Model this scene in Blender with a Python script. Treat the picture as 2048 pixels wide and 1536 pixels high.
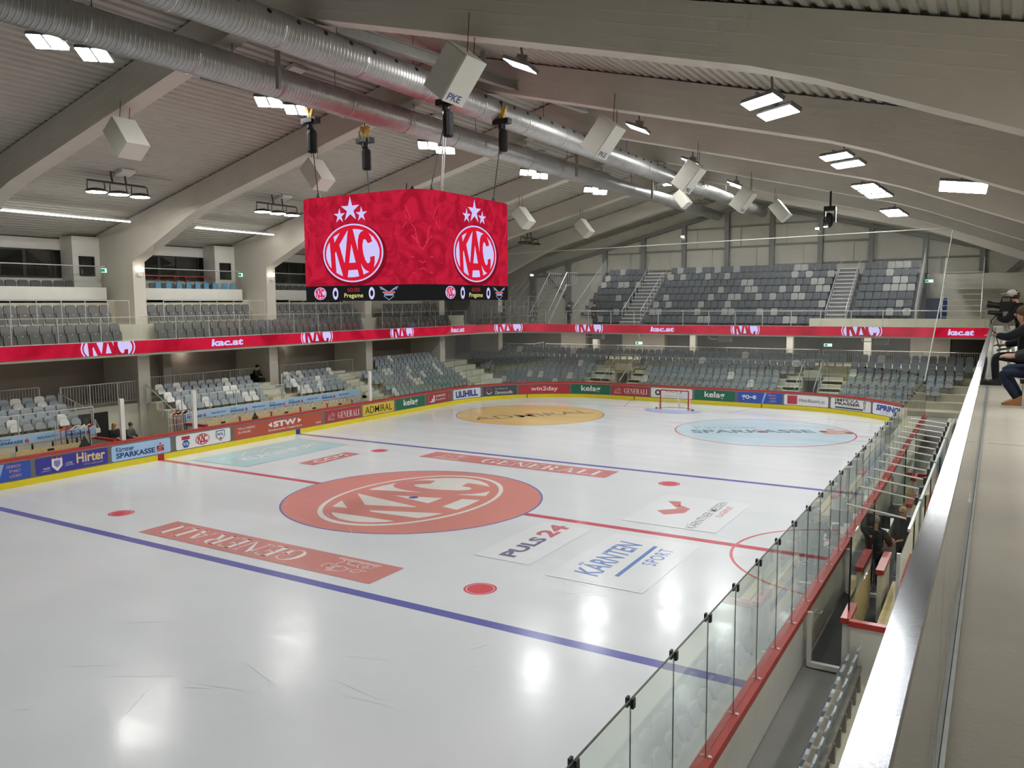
import bpy, math, random
from mathutils import Vector, Matrix
from mathutils.geometry import tessellate_polygon
random.seed(11)
for _o in list(bpy.data.objects):
    bpy.data.objects.remove(_o, do_unlink=True)
sc = bpy.context.scene
COL = sc.collection

# ------------------------------------------------------------------ camera
def cam_axes(yaw, pitch, roll):
    fw = Vector((math.sin(yaw)*math.cos(pitch), math.cos(yaw)*math.cos(pitch), math.sin(pitch)))
    r = Vector((math.cos(yaw), -math.sin(yaw), 0.0)); u = r.cross(fw)
    return r*math.cos(roll)+u*math.sin(roll), -r*math.sin(roll)+u*math.cos(roll), fw
cam_data = bpy.data.cameras.new('camera'); cam = bpy.data.objects.new('camera', cam_data); COL.objects.link(cam)
cam_data.sensor_width = 36.0; cam_data.sensor_fit = 'HORIZONTAL'; cam_data.lens = 1611.0/2048*36.0
cam_data.clip_start = 0.05; cam_data.clip_end = 300
_r, _u, _f = cam_axes(-.5422, -.0994, -.0066)
cam.matrix_world = Matrix(((_r.x, _u.x, -_f.x, 17.23), (_r.y, _u.y, -_f.y, -21.88), (_r.z, _u.z, -_f.z, 6.72), (0, 0, 0, 1)))
sc.camera = cam

# ------------------------------------------------------------------ world and exposure
world = bpy.data.worlds.new('world'); sc.world = world; world.use_nodes = True
world.node_tree.nodes['Background'].inputs[0].default_value = (.75, .78, .8, 1)
world.node_tree.nodes['Background'].inputs[1].default_value = .02
vs = sc.view_settings
vs.view_transform = 'Standard'; vs.look = 'None'; vs.exposure = 0.08; vs.gamma = 1.0; vs.use_curve_mapping = False
try:
    sc.cycles.use_denoising = True
    sc.cycles.max_bounces = 5; sc.cycles.diffuse_bounces = 3; sc.cycles.glossy_bounces = 2
    sc.cycles.use_adaptive_sampling = True; sc.cycles.adaptive_threshold = .1; sc.cycles.adaptive_min_samples = 12
    sc.cycles.transparent_max_bounces = 20; sc.cycles.transmission_bounces = 4
    sc.cycles.caustics_reflective = False; sc.cycles.caustics_refractive = False
    sc.cycles.sample_clamp_indirect = 6.0
except Exception:
    pass
LAMP = 112.0      # radiance of the floodlight lenses
TRI = 80.0
TUBE = 14.0

# ------------------------------------------------------------------ materials
def lin(h):
    h = h.lstrip('#'); o = []
    for i in (0, 2, 4):
        c = int(h[i:i+2], 16)/255.0
        o.append(c/12.92 if c <= .04045 else ((c+.055)/1.055)**2.4)
    return tuple(o)
MATS = {}
def mat(name, h, rough=.55, metal=0.0, noise=.08, scale=4.0, bump=0.0, bscale=30.0, spec=.5, emit=0.0, coord='Object', stretch=None):
    if name in MATS:
        return MATS[name]
    m = bpy.data.materials.new(name); m.use_nodes = True; MATS[name] = m
    nt = m.node_tree; b = nt.nodes['Principled BSDF']
    c = lin(h) if isinstance(h, str) else h
    b.inputs['Roughness'].default_value = rough; b.inputs['Metallic'].default_value = metal
    b.inputs['Specular IOR Level'].default_value = spec
    b.inputs['Base Color'].default_value = (*c, 1)
    if emit:
        b.inputs['Emission Color'].default_value = (*c, 1); b.inputs['Emission Strength'].default_value = emit
        b.inputs['Base Color'].default_value = (.01, .01, .01, 1)
    m.diffuse_color = (*c, 1)
    if noise or bump:
        tc = nt.nodes.new('ShaderNodeTexCoord'); src = tc.outputs[coord]
        if stretch:
            mp = nt.nodes.new('ShaderNodeMapping'); mp.inputs['Scale'].default_value = stretch
            nt.links.new(src, mp.inputs[0]); src = mp.outputs[0]
        if noise and not emit:
            n = nt.nodes.new('ShaderNodeTexNoise'); n.inputs['Scale'].default_value = scale; n.inputs['Detail'].default_value = 4
            nt.links.new(src, n.inputs['Vector'])
            r = nt.nodes.new('ShaderNodeMapRange'); r.inputs['From Min'].default_value = .25; r.inputs['From Max'].default_value = .75
            r.inputs['To Min'].default_value = 1-noise; r.inputs['To Max'].default_value = 1+noise
            nt.links.new(n.outputs['Fac'], r.inputs['Value'])
            mx = nt.nodes.new('ShaderNodeVectorMath'); mx.operation = 'SCALE'; mx.inputs[0].default_value = c
            nt.links.new(r.outputs[0], mx.inputs['Scale']); nt.links.new(mx.outputs[0], b.inputs['Base Color'])
        if bump:
            n2 = nt.nodes.new('ShaderNodeTexNoise'); n2.inputs['Scale'].default_value = bscale; n2.inputs['Detail'].default_value = 3
            nt.links.new(src, n2.inputs['Vector'])
            bp_ = nt.nodes.new('ShaderNodeBump'); bp_.inputs['Strength'].default_value = bump; bp_.inputs['Distance'].default_value = .02
            nt.links.new(n2.outputs['Fac'], bp_.inputs['Height']); nt.links.new(bp_.outputs[0], b.inputs['Normal'])
    return m
def emitter(name, h, k=1.0):
    if name in MATS:
        return MATS[name]
    m = bpy.data.materials.new(name); m.use_nodes = True; MATS[name] = m
    nt = m.node_tree; nt.nodes.clear()
    e = nt.nodes.new('ShaderNodeEmission'); o = nt.nodes.new('ShaderNodeOutputMaterial')
    e.inputs[0].default_value = (*(lin(h) if isinstance(h, str) else h), 1); e.inputs[1].default_value = k
    nt.links.new(e.outputs[0], o.inputs[0])
    try: m.cycles.emission_sampling = 'FRONT_BACK' if k > 10 else 'NONE'
    except Exception: pass
    return m
def screen_mat(name, h0, h1, scale=.9, k=1.0):
    """lit LED wall: two reds mixed by a cloudy noise"""
    m = emitter(name, h0, k); nt = m.node_tree; e = nt.nodes['Emission']
    tc = nt.nodes.new('ShaderNodeTexCoord'); n = nt.nodes.new('ShaderNodeTexNoise')
    n.inputs['Scale'].default_value = scale; n.inputs['Detail'].default_value = 7; n.inputs['Distortion'].default_value = 1.6
    cr = nt.nodes.new('ShaderNodeValToRGB'); cr.color_ramp.elements[0].position = .36; cr.color_ramp.elements[1].position = .58
    cr.color_ramp.elements[0].color = (*lin(h1), 1); cr.color_ramp.elements[1].color = (*lin(h0), 1)
    nt.links.new(tc.outputs['Object'], n.inputs['Vector']); nt.links.new(n.outputs['Fac'], cr.inputs[0]); nt.links.new(cr.outputs[0], e.inputs[0])
    return m
def glass_mat(name, tint, gloss=1.0, f0=.05):
    if name in MATS:
        return MATS[name]
    m = bpy.data.materials.new(name); m.use_nodes = True; MATS[name] = m
    nt = m.node_tree; nt.nodes.clear(); N = nt.nodes.new; L = nt.links.new
    o = N('ShaderNodeOutputMaterial'); mix = N('ShaderNodeMixShader'); t = N('ShaderNodeBsdfTransparent'); g = N('ShaderNodeBsdfGlossy')
    t.inputs[0].default_value = (*tint, 1); g.inputs['Roughness'].default_value = .02; g.inputs[0].default_value = (gloss, gloss, gloss, 1)
    geo = N('ShaderNodeNewGeometry'); d = N('ShaderNodeVectorMath'); d.operation = 'DOT_PRODUCT'
    L(geo.outputs['Incoming'], d.inputs[0]); L(geo.outputs['Normal'], d.inputs[1])
    a = N('ShaderNodeMath'); a.operation = 'ABSOLUTE'; L(d.outputs['Value'], a.inputs[0])
    s = N('ShaderNodeMath'); s.operation = 'SUBTRACT'; s.inputs[0].default_value = 1; L(a.outputs[0], s.inputs[1])
    p = N('ShaderNodeMath'); p.operation = 'POWER'; p.inputs[1].default_value = 5; L(s.outputs[0], p.inputs[0])
    q = N('ShaderNodeMath'); q.operation = 'MULTIPLY_ADD'; q.inputs[1].default_value = .9; q.inputs[2].default_value = f0; L(p.outputs[0], q.inputs[0])
    L(q.outputs[0], mix.inputs[0]); L(t.outputs[0], mix.inputs[1]); L(g.outputs[0], mix.inputs[2]); L(mix.outputs[0], o.inputs[0])
    return m
def veil_mat(name, h, fac):
    m = bpy.data.materials.new(name); m.use_nodes = True; MATS[name] = m
    nt = m.node_tree; nt.nodes.clear(); N = nt.nodes.new; L = nt.links.new
    o = N('ShaderNodeOutputMaterial'); mix = N('ShaderNodeMixShader'); t = N('ShaderNodeBsdfTransparent'); g = N('ShaderNodeBsdfDiffuse')
    g.inputs[0].default_value = (*lin(h), 1); mix.inputs[0].default_value = fac
    L(t.outputs[0], mix.inputs[1]); L(g.outputs[0], mix.inputs[2]); L(mix.outputs[0], o.inputs[0])
    return m

# ------------------------------------------------------------------ mesh helpers
class MB:
    def __init__(s):
        s.v = []; s.f = []
    def add(s, vs, fs):
        b = len(s.v); s.v += [tuple(p) for p in vs]; s.f += [tuple(i+b for i in q) for q in fs]; return s
    def box(s, x0, x1, y0, y1, z0, z1):
        return s.add([(x0,y0,z0),(x1,y0,z0),(x1,y1,z0),(x0,y1,z0),(x0,y0,z1),(x1,y0,z1),(x1,y1,z1),(x0,y1,z1)],
                     [(0,3,2,1),(4,5,6,7),(0,1,5,4),(1,2,6,5),(2,3,7,6),(3,0,4,7)])
    def obox(s, c, a, b, d):
        c, a, b, d = Vector(c), Vector(a), Vector(b), Vector(d)
        return s.add([c-a-b-d, c+a-b-d, c+a+b-d, c-a+b-d, c-a-b+d, c+a-b+d, c+a+b+d, c-a+b+d],
                     [(0,3,2,1),(4,5,6,7),(0,1,5,4),(1,2,6,5),(2,3,7,6),(3,0,4,7)])
    def bar(s, p0, p1, w, h=None, up=(0,0,1)):
        p0, p1 = Vector(p0), Vector(p1); d = p1-p0; h = h or w
        u = Vector(up)
        if abs(d.normalized().dot(u)) > .98: u = Vector((1, 0, 0))
        side = d.cross(u).normalized(); uu = side.cross(d).normalized()
        return s.obox((p0+p1)/2, d/2, side*w/2, uu*h/2)
    def tube(s, pts, r, n=6, cap=True):
        pts = [Vector(p) for p in pts]; rs = r if isinstance(r, (list, tuple)) else [r]*len(pts)
        rings = []; prev = None
        for i, p in enumerate(pts):
            d = (pts[min(i+1, len(pts)-1)]-pts[max(i-1, 0)]).normalized()
            a = prev if prev is not None else (Vector((0,0,1)) if abs(d.z) < .9 else Vector((1,0,0)))
            a = (a-d*a.dot(d)).normalized(); prev = a; b = d.cross(a)
            rings.append([p+(a*math.cos(t)+b*math.sin(t))*rs[i] for t in (2*math.pi*k/n for k in range(n))])
        base = len(s.v)
        for q in rings: s.v += [tuple(x) for x in q]
        for i in range(len(rings)-1):
            for k in range(n):
                s.f.append((base+i*n+k, base+i*n+(k+1)%n, base+(i+1)*n+(k+1)%n, base+(i+1)*n+k))
        if cap:
            s.f.append(tuple(base+k for k in range(n))[::-1]); s.f.append(tuple(base+(len(rings)-1)*n+k for k in range(n)))
        return s
    def lathe(s, prof, c=(0,0,0), n=12, M=None):
        base = len(s.v)
        for r, z in prof:
            for k in range(n):
                p = Vector((r*math.cos(2*math.pi*k/n), r*math.sin(2*math.pi*k/n), z))
                if M is not None: p = M@p
                s.v.append(tuple(p+Vector(c)))
        for i in range(len(prof)-1):
            for k in range(n):
                s.f.append((base+i*n+k, base+i*n+(k+1)%n, base+(i+1)*n+(k+1)%n, base+(i+1)*n+k))
        s.f.append(tuple(base+k for k in range(n))[::-1]); s.f.append(tuple(base+(len(prof)-1)*n+k for k in range(n)))
        return s
    def ell(s, c, rx, ry, rz, n=10, m=6, M=None):
        prof = [(math.sin(math.pi*i/m), -math.cos(math.pi*i/m)) for i in range(m+1)]
        base = len(s.v)
        for r, z in prof:
            for k in range(n):
                p = Vector((max(r, .02)*math.cos(2*math.pi*k/n)*rx, max(r, .02)*math.sin(2*math.pi*k/n)*ry, z*rz))
                if M is not None: p = M@p
                s.v.append(tuple(p+Vector(c)))
        for i in range(m):
            for k in range(n):
                s.f.append((base+i*n+k, base+i*n+(k+1)%n, base+(i+1)*n+(k+1)%n, base+(i+1)*n+k))
        s.f.append(tuple(base+k for k in range(n))[::-1]); s.f.append(tuple(base+m*n+k for k in range(n)))
        return s
    def prism(s, poly, f0, f1):
        """extrude 2D polygon: f0/f1 map (u,v) to the two faces"""
        n = len(poly); base = len(s.v)
        s.v += [tuple(f0(*p)) for p in poly]+[tuple(f1(*p)) for p in poly]
        tri = tessellate_polygon([[Vector((p[0], p[1], 0)) for p in poly]])
        for t in tri:
            s.f.append((base+t[0], base+t[1], base+t[2])); s.f.append((base+n+t[2], base+n+t[1], base+n+t[0]))
        for i in range(n):
            j = (i+1) % n; s.f.append((base+i, base+j, base+n+j, base+n+i))
        return s
    def flat(s, tris, fn):
        base = len(s.v); v, f = tris
        s.v += [tuple(fn(p[0], p[1])) for p in v]; s.f += [tuple(i+base for i in q) for q in f]; return s
    def mesh(s, name, m, smooth=False):
        me = bpy.data.meshes.new(name); me.from_pydata(s.v, [], s.f); me.materials.append(m)
        if smooth: me.polygons.foreach_set('use_smooth', [True]*len(me.polygons))
        me.update(); return me

def link(name, data, parent=None, loc=(0,0,0), rotz=0.0, rot=None):
    o = bpy.data.objects.new(name, data); COL.objects.link(o); o.location = loc
    o.rotation_euler = rot if rot else (0, 0, rotz)
    if parent is not None: o.parent = parent
    return o
def tag(o, label, cat=None, group=None, kind=None):
    if label: o['label'] = label
    if cat: o['category'] = cat
    if group: o['group'] = group
    if kind: o['kind'] = kind
    return o
def thing(name, label, cat, loc=(0,0,0), rotz=0.0, group=None):
    return tag(link(name, None, None, loc, rotz), label, cat, group)
def part(root, name, mb, m, label=None, smooth=False, local=False, kind=None):
    """child mesh of an unrotated root (or of a child standing at the world origin); vertices in world space unless local"""
    o = link(name, mb.mesh(name, m, smooth), root)
    if not local:
        w = Vector((0, 0, 0)); p = root
        while p is not None: w += Vector(p.location); p = p.parent
        o.location = -w
    if label: o['label'] = label
    if kind: o['kind'] = kind
    return o
def solo(name, mb, m, label, cat, group=None, smooth=False):
    return tag(link(name, mb.mesh(name, m, smooth)), label, cat, group)
def struct(name, mb, m, parent=None, smooth=False):
    if parent is not None: return part(parent, name, mb, m, smooth=smooth)
    return tag(link(name, mb.mesh(name, m, smooth)), None, None, None, 'structure')

# ---------- flat shapes
def fill(poly, holes=()):
    loops = [[Vector((p[0], p[1], 0)) for p in poly]]+[[Vector((p[0], p[1], 0)) for p in h] for h in holes]
    v = [tuple(p) for l in ([poly]+list(holes)) for p in l]
    return v, [tuple(t) for t in tessellate_polygon(loops)]
def join(*ts):
    V, F = [], []
    for v, f in ts:
        b = len(V); V += list(v); F += [tuple(i+b for i in q) for q in f]
    return V, F
def xf(t, sx=1, sy=1, dx=0, dy=0, shear=0, rot=0):
    c, s = math.cos(rot), math.sin(rot); o = []
    for p in t[0]:
        x, y = p[0]*sx+p[1]*sy*shear, p[1]*sy
        o.append((x*c-y*s+dx, x*s+y*c+dy))
    return o, t[1]
def ring(rx, ry, k, n=64, a0=0, a1=2*math.pi):
    v, f = [], []
    for i in range(n+1):
        a = a0+(a1-a0)*i/n
        v += [(rx*math.cos(a), ry*math.sin(a)), (rx*k*math.cos(a), ry*k*math.sin(a))]
    for i in range(n): f.append((2*i, 2*i+2, 2*i+3, 2*i+1))
    return v, f
def disc(rx, ry=None, n=48, cx=0, cy=0):
    ry = ry or rx
    return [(cx+rx*math.cos(2*math.pi*i/n), cy+ry*math.sin(2*math.pi*i/n)) for i in range(n)], [tuple(range(n))]
def rect(x0, y0, x1, y1): return [(x0,y0),(x1,y0),(x1,y1),(x0,y1)], [(0,1,2,3)]
def stroke(pts, w):
    v, f = [], []
    for a, b in zip(pts, pts[1:]):
        dx, dy = b[0]-a[0], b[1]-a[1]; l = math.hypot(dx, dy) or 1; nx, ny = -dy/l*w/2, dx/l*w/2; ex, ey = dx/l*w*.3, dy/l*w*.3
        k = len(v); v += [(a[0]-ex+nx,a[1]-ey+ny),(a[0]-ex-nx,a[1]-ey-ny),(b[0]+ex-nx,b[1]+ey-ny),(b[0]+ex+nx,b[1]+ey+ny)]; f.append((k,k+1,k+2,k+3))
    return v, f
def star(cx, cy, R, ratio=.4, n=5):
    return fill([(cx+(R if i % 2 == 0 else R*ratio)*math.sin(math.pi*i/n), cy+(R if i % 2 == 0 else R*ratio)*math.cos(math.pi*i/n)) for i in range(2*n)])
_TXT = {}
def text(s, w=None, h=1.0, bold=0.0, shear=0.0, space=1.0, cx=None):
    """lettering in the built-in face; lower-left at 0,0; h is the height of the inked box; w stretches it"""
    key = (s, bold, space)
    if key not in _TXT:
        cu = bpy.data.curves.new('lettering', 'FONT'); cu.body = s; cu.fill_mode = 'FRONT'; cu.resolution_u = 3
        cu.offset = bold; cu.space_character = space
        o = bpy.data.objects.new('lettering', cu); COL.objects.link(o)
        bpy.context.view_layer.update()
        me = bpy.data.meshes.new_from_object(o.evaluated_get(bpy.context.evaluated_depsgraph_get()))
        v = [(p.co.x, p.co.y) for p in me.vertices]; f = [tuple(q.vertices) for q in me.polygons]
        bpy.data.objects.remove(o, do_unlink=True); bpy.data.curves.remove(cu); bpy.data.meshes.remove(me)
        x0, y0 = min(p[0] for p in v), min(p[1] for p in v); x1, y1 = max(p[0] for p in v), max(p[1] for p in v)
        _TXT[key] = ([((p[0]-x0), (p[1]-y0)) for p in v], f, x1-x0, y1-y0)
    v, f, W, H = _TXT[key]
    sy = h/H; sx = sy if w is None else w/W
    v = [(p[0]*sx+p[1]*sy*shear, p[1]*sy) for p in v]
    if cx is not None:
        m = W*sx/2; v = [(p[0]-m+cx, p[1]) for p in v]
    return v, f
def at(t, dx, dy): return [(p[0]+dx, p[1]+dy) for p in t[0]], t[1]

# the round club emblem: white ring and white gaps between three red letters, in a unit circle
_K = [
 [(303,548),(312,700),(318,800),(328,1078),(290,1030),(255,960),(230,880),(222,800),(230,710),(255,630),(280,580)],
 [(388,440),(515,370),(405,560)],
 [(678,322),(604,962),(594,975),(500,612)],
 [(428,738),(562,1243),(480,1205),(428,1168),(408,780)],
 [(778,308),(880,320),(990,352),(935,380),(895,440),(875,540),(870,650),(872,745)],
 [(742,610),(822,978),(692,980)],
 [(672,1128),(858,1122),(885,1255),(770,1270),(655,1268)],
 [(1087,410),(1180,490),(1250,600),(1290,720),(1295,800),(1280,900),(1240,1000),(1175,1090),(1195,990),(1197,862),(1108,878),(1108,960),(1085,1000),(1050,1000),(1010,930),(980,820),(965,720),(965,620),(985,535),(1015,525),(1045,560),(1070,612),(1155,580),(1130,490)],
 [(925,1005),(980,1100),(1030,1145),(1085,1170),(975,1225)]]
def emblem(letters_only=False):
    t = [fill([((x-762)/602, (788-y)/582) for x, y in p]) for p in _K]
    return join(*t) if letters_only else join(ring(1, 1, .95, 72), *t)
# serif capitals, unit height
def serif_word(h=1.0, gap=.12):
    S, T, Q = .2, .055, .045
    def st(x, w=S): return [rect(x, 0, x+w, 1), rect(x-.08, 0, x+w+.08, Q), rect(x-.08, 1-Q, x+w+.08, 1)]
    def E():
        return st(.08)+[rect(.2, 0, .72, T), rect(.2, 1-T, .72, 1), rect(.2, .5, .55, .5+T), fill([(.66, 0), (.75, 0), (.75, .3)]), fill([(.66, 1), (.75, .72), (.75, 1)]), rect(.52, .4, .57, .65)], .8
    def G():
        o = []
        for i in range(20):
            a, b = math.radians(40+280*i/20), math.radians(40+280*(i+1)/20)
            def w(t): return .06+.16*max(0, -math.cos(t))
            p = lambda t, k: (.5+(.48-k)*math.cos(t), .5+(.5-k*.5)*math.sin(t))
            o.append(fill([p(a, 0), p(b, 0), p(b, w(b)), p(a, w(a))]))
        return o+[rect(.72, .08, .9, .48), rect(.6, .44, 1.0, .5), fill([(.82, .7), (.88, .7), (.88, 1.0)])], 1.02
    def N(): return [rect(.1, 0, .16, 1), rect(.82, 0, .88, 1), fill([(.02, 1), (.28, 1), (.88, 0), (.82, 0)]), rect(0, 0, .26, Q), rect(.72, 1-Q, .98, 1)], .98
    def R():
        o = st(.08)
        for i in range(10):
            a, b = math.pi/2-math.pi*i/10, math.pi/2-math.pi*(i+1)/10
            o.append(fill([(.45+.3*math.cos(a), .74+.26*math.sin(a)), (.45+.3*math.cos(b), .74+.26*math.sin(b)), (.45+.12*math.cos(b), .74+.21*math.sin(b)), (.45+.12*math.cos(a), .74+.21*math.sin(a))]))
        return o+[rect(.25, .95, .46, 1), rect(.25, .48, .46, .53), fill([(.38, .5), (.58, .5), (.86, 0), (.66, 0)]), rect(.6, 0, .94, Q)], .94
    def A(): return [fill([(.42, 1), (.5, 1), (.16, 0), (.1, 0)]), fill([(.38, 1), (.5, 1), (.92, 0), (.7, 0)]), rect(.2, .3, .74, .35), rect(0, 0, .28, Q), rect(.6, 0, 1.0, Q)], 1.0
    def L(): return st(.08)+[rect(.2, 0, .7, T), fill([(.62, 0), (.72, 0), (.72, .32)])], .76
    def I(): return st(.1), .42
    x = 0; out = []
    for g, w in (G(), E(), N(), E(), R(), A(), L(), I()):
        out += [at(t, x, 0) for t in g]; x += w+gap*.6
    return xf(join(*out), h, h), x*h
_LION = [[(0,0),(2.6,0)],[(.1,.12),(2.5,.12)],[(.15,.15),(.5,.4),(.55,.8),(.35,1.05)],[(.5,.8),(.85,1.1),(.75,1.35),(.45,1.3),(.35,1.05),(.15,.9)],
 [(.85,1.1),(1.5,.95),(1.95,1.0),(2.1,.7),(2.0,.3),(2.25,.12)],[(1.0,1.0),(1.2,1.5),(2.0,1.75),(1.6,1.45),(2.2,1.5),(1.7,1.25),(2.15,1.2),(1.6,1.05)],
 [(.8,.75),(1.1,.45),(.95,.15)],[(1.1,.6),(1.6,.55),(1.75,.3),(1.6,.15)],[(2.1,.9),(2.5,.9),(2.55,1.3),(2.4,1.4)],[(.2,.3),(.7,.35),(.7,.6),(.25,.55),(.2,.3)]]
def lion(h=1.0, w=.1):
    return xf(join(*[stroke(p, w) for p in _LION]), h/1.8, h/1.8)

# ------------------------------------------------------------------ rink outline
XL, XR, YE, RC = -13.95, 14.3, 30.1, 8.2
_L1 = (YE-RC)+30; _LA = RC*math.pi/2; _L2 = (XR-RC)-(XL+RC)
S_END = _L1+2*_LA+_L2
def path(s):
    """point and inward direction at distance s along the boards, from the far south-west up the bench side, round the end, down the box side"""
    if s < _L1: return Vector((XL, -30+s, 0)), Vector((1, 0, 0))
    s -= _L1
    if s < _LA:
        t = s/RC; return Vector((XL+RC-RC*math.cos(t), YE-RC+RC*math.sin(t), 0)), Vector((math.cos(t), -math.sin(t), 0))
    s -= _LA
    if s < _L2: return Vector((XL+RC+s, YE, 0)), Vector((0, -1, 0))
    s -= _L2
    if s < _LA:
        t = s/RC; return Vector((XR-RC+RC*math.sin(t), YE-RC+RC*math.cos(t), 0)), Vector((-math.sin(t), -math.cos(t), 0))
    s -= _LA
    return Vector((XR, YE-RC-s, 0)), Vector((-1, 0, 0))
def sy_right(y): return S_END+(YE-RC-y)
def stops(s0, s1, step=.55):
    n = max(1, int(math.ceil((s1-s0)/step)))
    out = [s0+(s1-s0)*i/n for i in range(n+1)]
    for k in (_L1, _L1+_LA, _L1+_LA+_L2, S_END):
        if s0 < k < s1: out.append(k)
    return sorted(out)
def sweep(mb, s0, s1, i0, i1, z0, z1, step=.28):
    """rectangular bar along the boards between inward offsets i0<i1"""
    ss = stops(s0, s1, step); base = len(mb.v)
    for s in ss:
        p, n = path(s)
        for i, z in ((i0, z0), (i1, z0), (i1, z1), (i0, z1)): mb.v.append(tuple(p+n*i+Vector((0, 0, z))))
    for k in range(len(ss)-1):
        a, b = base+4*k, base+4*k+4
        for j in range(4): mb.f.append((a+j, b+j, b+(j+1) % 4, a+(j+1) % 4))
    e = base+4*(len(ss)-1)
    mb.f += [(base, base+1, base+2, base+3), (e+3, e+2, e+1, e)]
    return mb

# ------------------------------------------------------------------ materials of the building
def concrete(name, h, noise=.1, scale=1.2, bump=.15, rough=.85):
    return mat(name, h, rough, 0, noise, scale, bump, 40, .3)
M_FLOOR = concrete('grey rubber floor', '#8a8a86')
M_CONC = concrete('stand concrete', '#c6c3b0')
M_SLAB = concrete('smooth balcony concrete', '#d2cabb', .12, .9, .12, .6)
M_BEAM = concrete('painted concrete frame', '#cbc5b9', .06, .7, .1)
M_ROOF = mat('cream roof sheet', '#b4b1a6', .5, 0, .05, 2, 0)
M_WALL = mat('pale wall panel', '#d9d5c6', .7, 0, .05, .8, 0)
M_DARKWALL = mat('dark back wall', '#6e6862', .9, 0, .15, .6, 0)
M_WHITE = mat('white plaster', '#e2e0d8', .7, 0, .03, 2, 0)
M_STEEL = mat('galvanised steel', '#c3c5c3', .4, .35, .12, 8, 0)
M_GSTEEL = mat('grey painted steel', '#8c8b84', .5, .1, .08, 5, 0)
M_DSTEEL = mat('dark grey steel', '#4b4b48', .5, .3, .1, 5, 0)
M_BLACK = mat('black plastic', '#151515', .45, 0, .1, 6, 0)
M_RED = mat('red board cap plastic', '#b23a34', .35, 0, .08, 3, 0)
M_YELLOW = mat('yellow kick plate', '#e6d21e', .35, 0, .04, 3, 0)
M_BOARD = mat('white board plastic', '#d8d7d0', .4, 0, .05, 2, 0)
M_GREYAD = mat('grey advert backing', '#6f6c68', .4, 0, .04, 3, 0)
M_WOOD = mat('pale bench wood', '#d9c48e', .5, 0, .15, 2.5, .05, 20, .4, stretch=(1, 6, 6))
M_GLASS = glass_mat('rink safety glass', (.9, .935, .915), 1.0, .05)
M_CLEAR = glass_mat('clear balustrade glass', (.95, .965, .96), 1.0, .035)

# ------------------------------------------------------------------ floor, ice and markings
struct('floor', MB().box(-24, 24, -37, 46, -.4, -.03), M_FLOOR)
ICE_K = 1.18
def ice_mat(name, h, k=1.0):
    if name in MATS: return MATS[name]
    c = tuple(min(.86, x*ICE_K*k) for x in lin(h))
    m = mat(name, c, .2, 0, .03, .35, 0)
    nt = m.node_tree; b = nt.nodes['Principled BSDF']; N = nt.nodes.new; L = nt.links.new
    b.inputs['IOR'].default_value = 1.31
    tc = N('ShaderNodeTexCoord'); n = N('ShaderNodeTexNoise'); n.inputs['Scale'].default_value = .25; n.inputs['Detail'].default_value = 2
    mq = N('ShaderNodeMapping'); mq.inputs['Rotation'].default_value = (0, 0, .45); mq.inputs['Scale'].default_value = (.5, 5, 1); L(tc.outputs['Object'], mq.inputs[0]); L(mq.outputs[0], n.inputs['Vector']); r = N('ShaderNodeMapRange')
    r.inputs['From Min'].default_value = .3; r.inputs['From Max'].default_value = .7; r.inputs['To Min'].default_value = .15; r.inputs['To Max'].default_value = .24
    L(n.outputs['Fac'], r.inputs['Value']); L(r.outputs[0], b.inputs['Roughness'])
    hs = None
    for ang, sc_ in ((.5, 2.2), (-.35, 1.7), (1.3, 1.3)):
        mp = N('ShaderNodeMapping'); mp.inputs['Rotation'].default_value = (0, 0, ang); mp.inputs['Scale'].default_value = (.35, 9, 1)
        L(tc.outputs['Object'], mp.inputs[0]); w = N('ShaderNodeTexNoise'); w.inputs['Scale'].default_value = sc_; w.inputs['Detail'].default_value = 3; w.inputs['Distortion'].default_value = .6
        L(mp.outputs[0], w.inputs['Vector'])
        if hs is None: hs = w.outputs['Fac']
        else:
            a = N('ShaderNodeMath'); a.operation = 'ADD'; L(hs, a.inputs[0]); L(w.outputs['Fac'], a.inputs[1]); hs = a.outputs[0]
    bu = N('ShaderNodeBump'); bu.inputs['Strength'].default_value = .0; bu.inputs['Distance'].default_value = .02
    L(hs, bu.inputs['Height']); L(bu.outputs[0], b.inputs['Normal'])
    return m
M_ICE = ice_mat('ice', '#d2d6d9')
_out = [tuple(path(s)[0].xy) for s in stops(0, S_END+_L1, .6)]
ice = struct('ice_rink_floor', MB().prism(_out, lambda x, y: (x, y, 0), lambda x, y: (x, y, -.05)), M_ICE)
ice['label'] = 'white ice sheet with painted lines and sponsor panels'
_dz = [.001]
def decal(name, tris, h, fn=None, k=1.0, z=None, label=None):
    _dz[0] += .00012
    zz = z or _dz[0]
    g = (lambda x, y: (x, y, zz)) if fn is None else (lambda u, v: (*fn(u, v), zz))
    t = MB().flat(tris, g)
    # keep all faces looking up
    for i, q in enumerate(t.f):
        a, b, c = (Vector(t.v[j]) for j in q[:3])
        if (b-a).cross(c-a).z < 0: t.f[i] = tuple(reversed(q))
    return part(ice, name, t, ice_mat('ice paint '+h+('' if k == 1 else str(k)), h, k), label)
def frame2(cx, cy, ang):
    c, s = math.cos(ang), math.sin(ang)
    return lambda u, v: (cx+u*c-v*s, cy+u*s+v*c)
UP = math.pi/2      # lettering that reads along +y, as seen from the box side
BLUE, REDL = '#6668a8', '#c05a68'
decal('blue_line', rect(XL, 7.95, XR, 8.25), BLUE); decal('blue_line', rect(XL, -8.25, XR, -7.95), BLUE)
decal('centre_line', rect(XL, -.15, XR, .15), REDL)
decal('goal_line', rect(XL+.65, 26.47, XR-.65, 26.53), '#d08a8c')
for sx in (-1, 1):
    decal('trapezoid_line', stroke([(sx*3.4, 26.5), (sx*4.35, 30.05)], .06), '#d08a8c')
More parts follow.
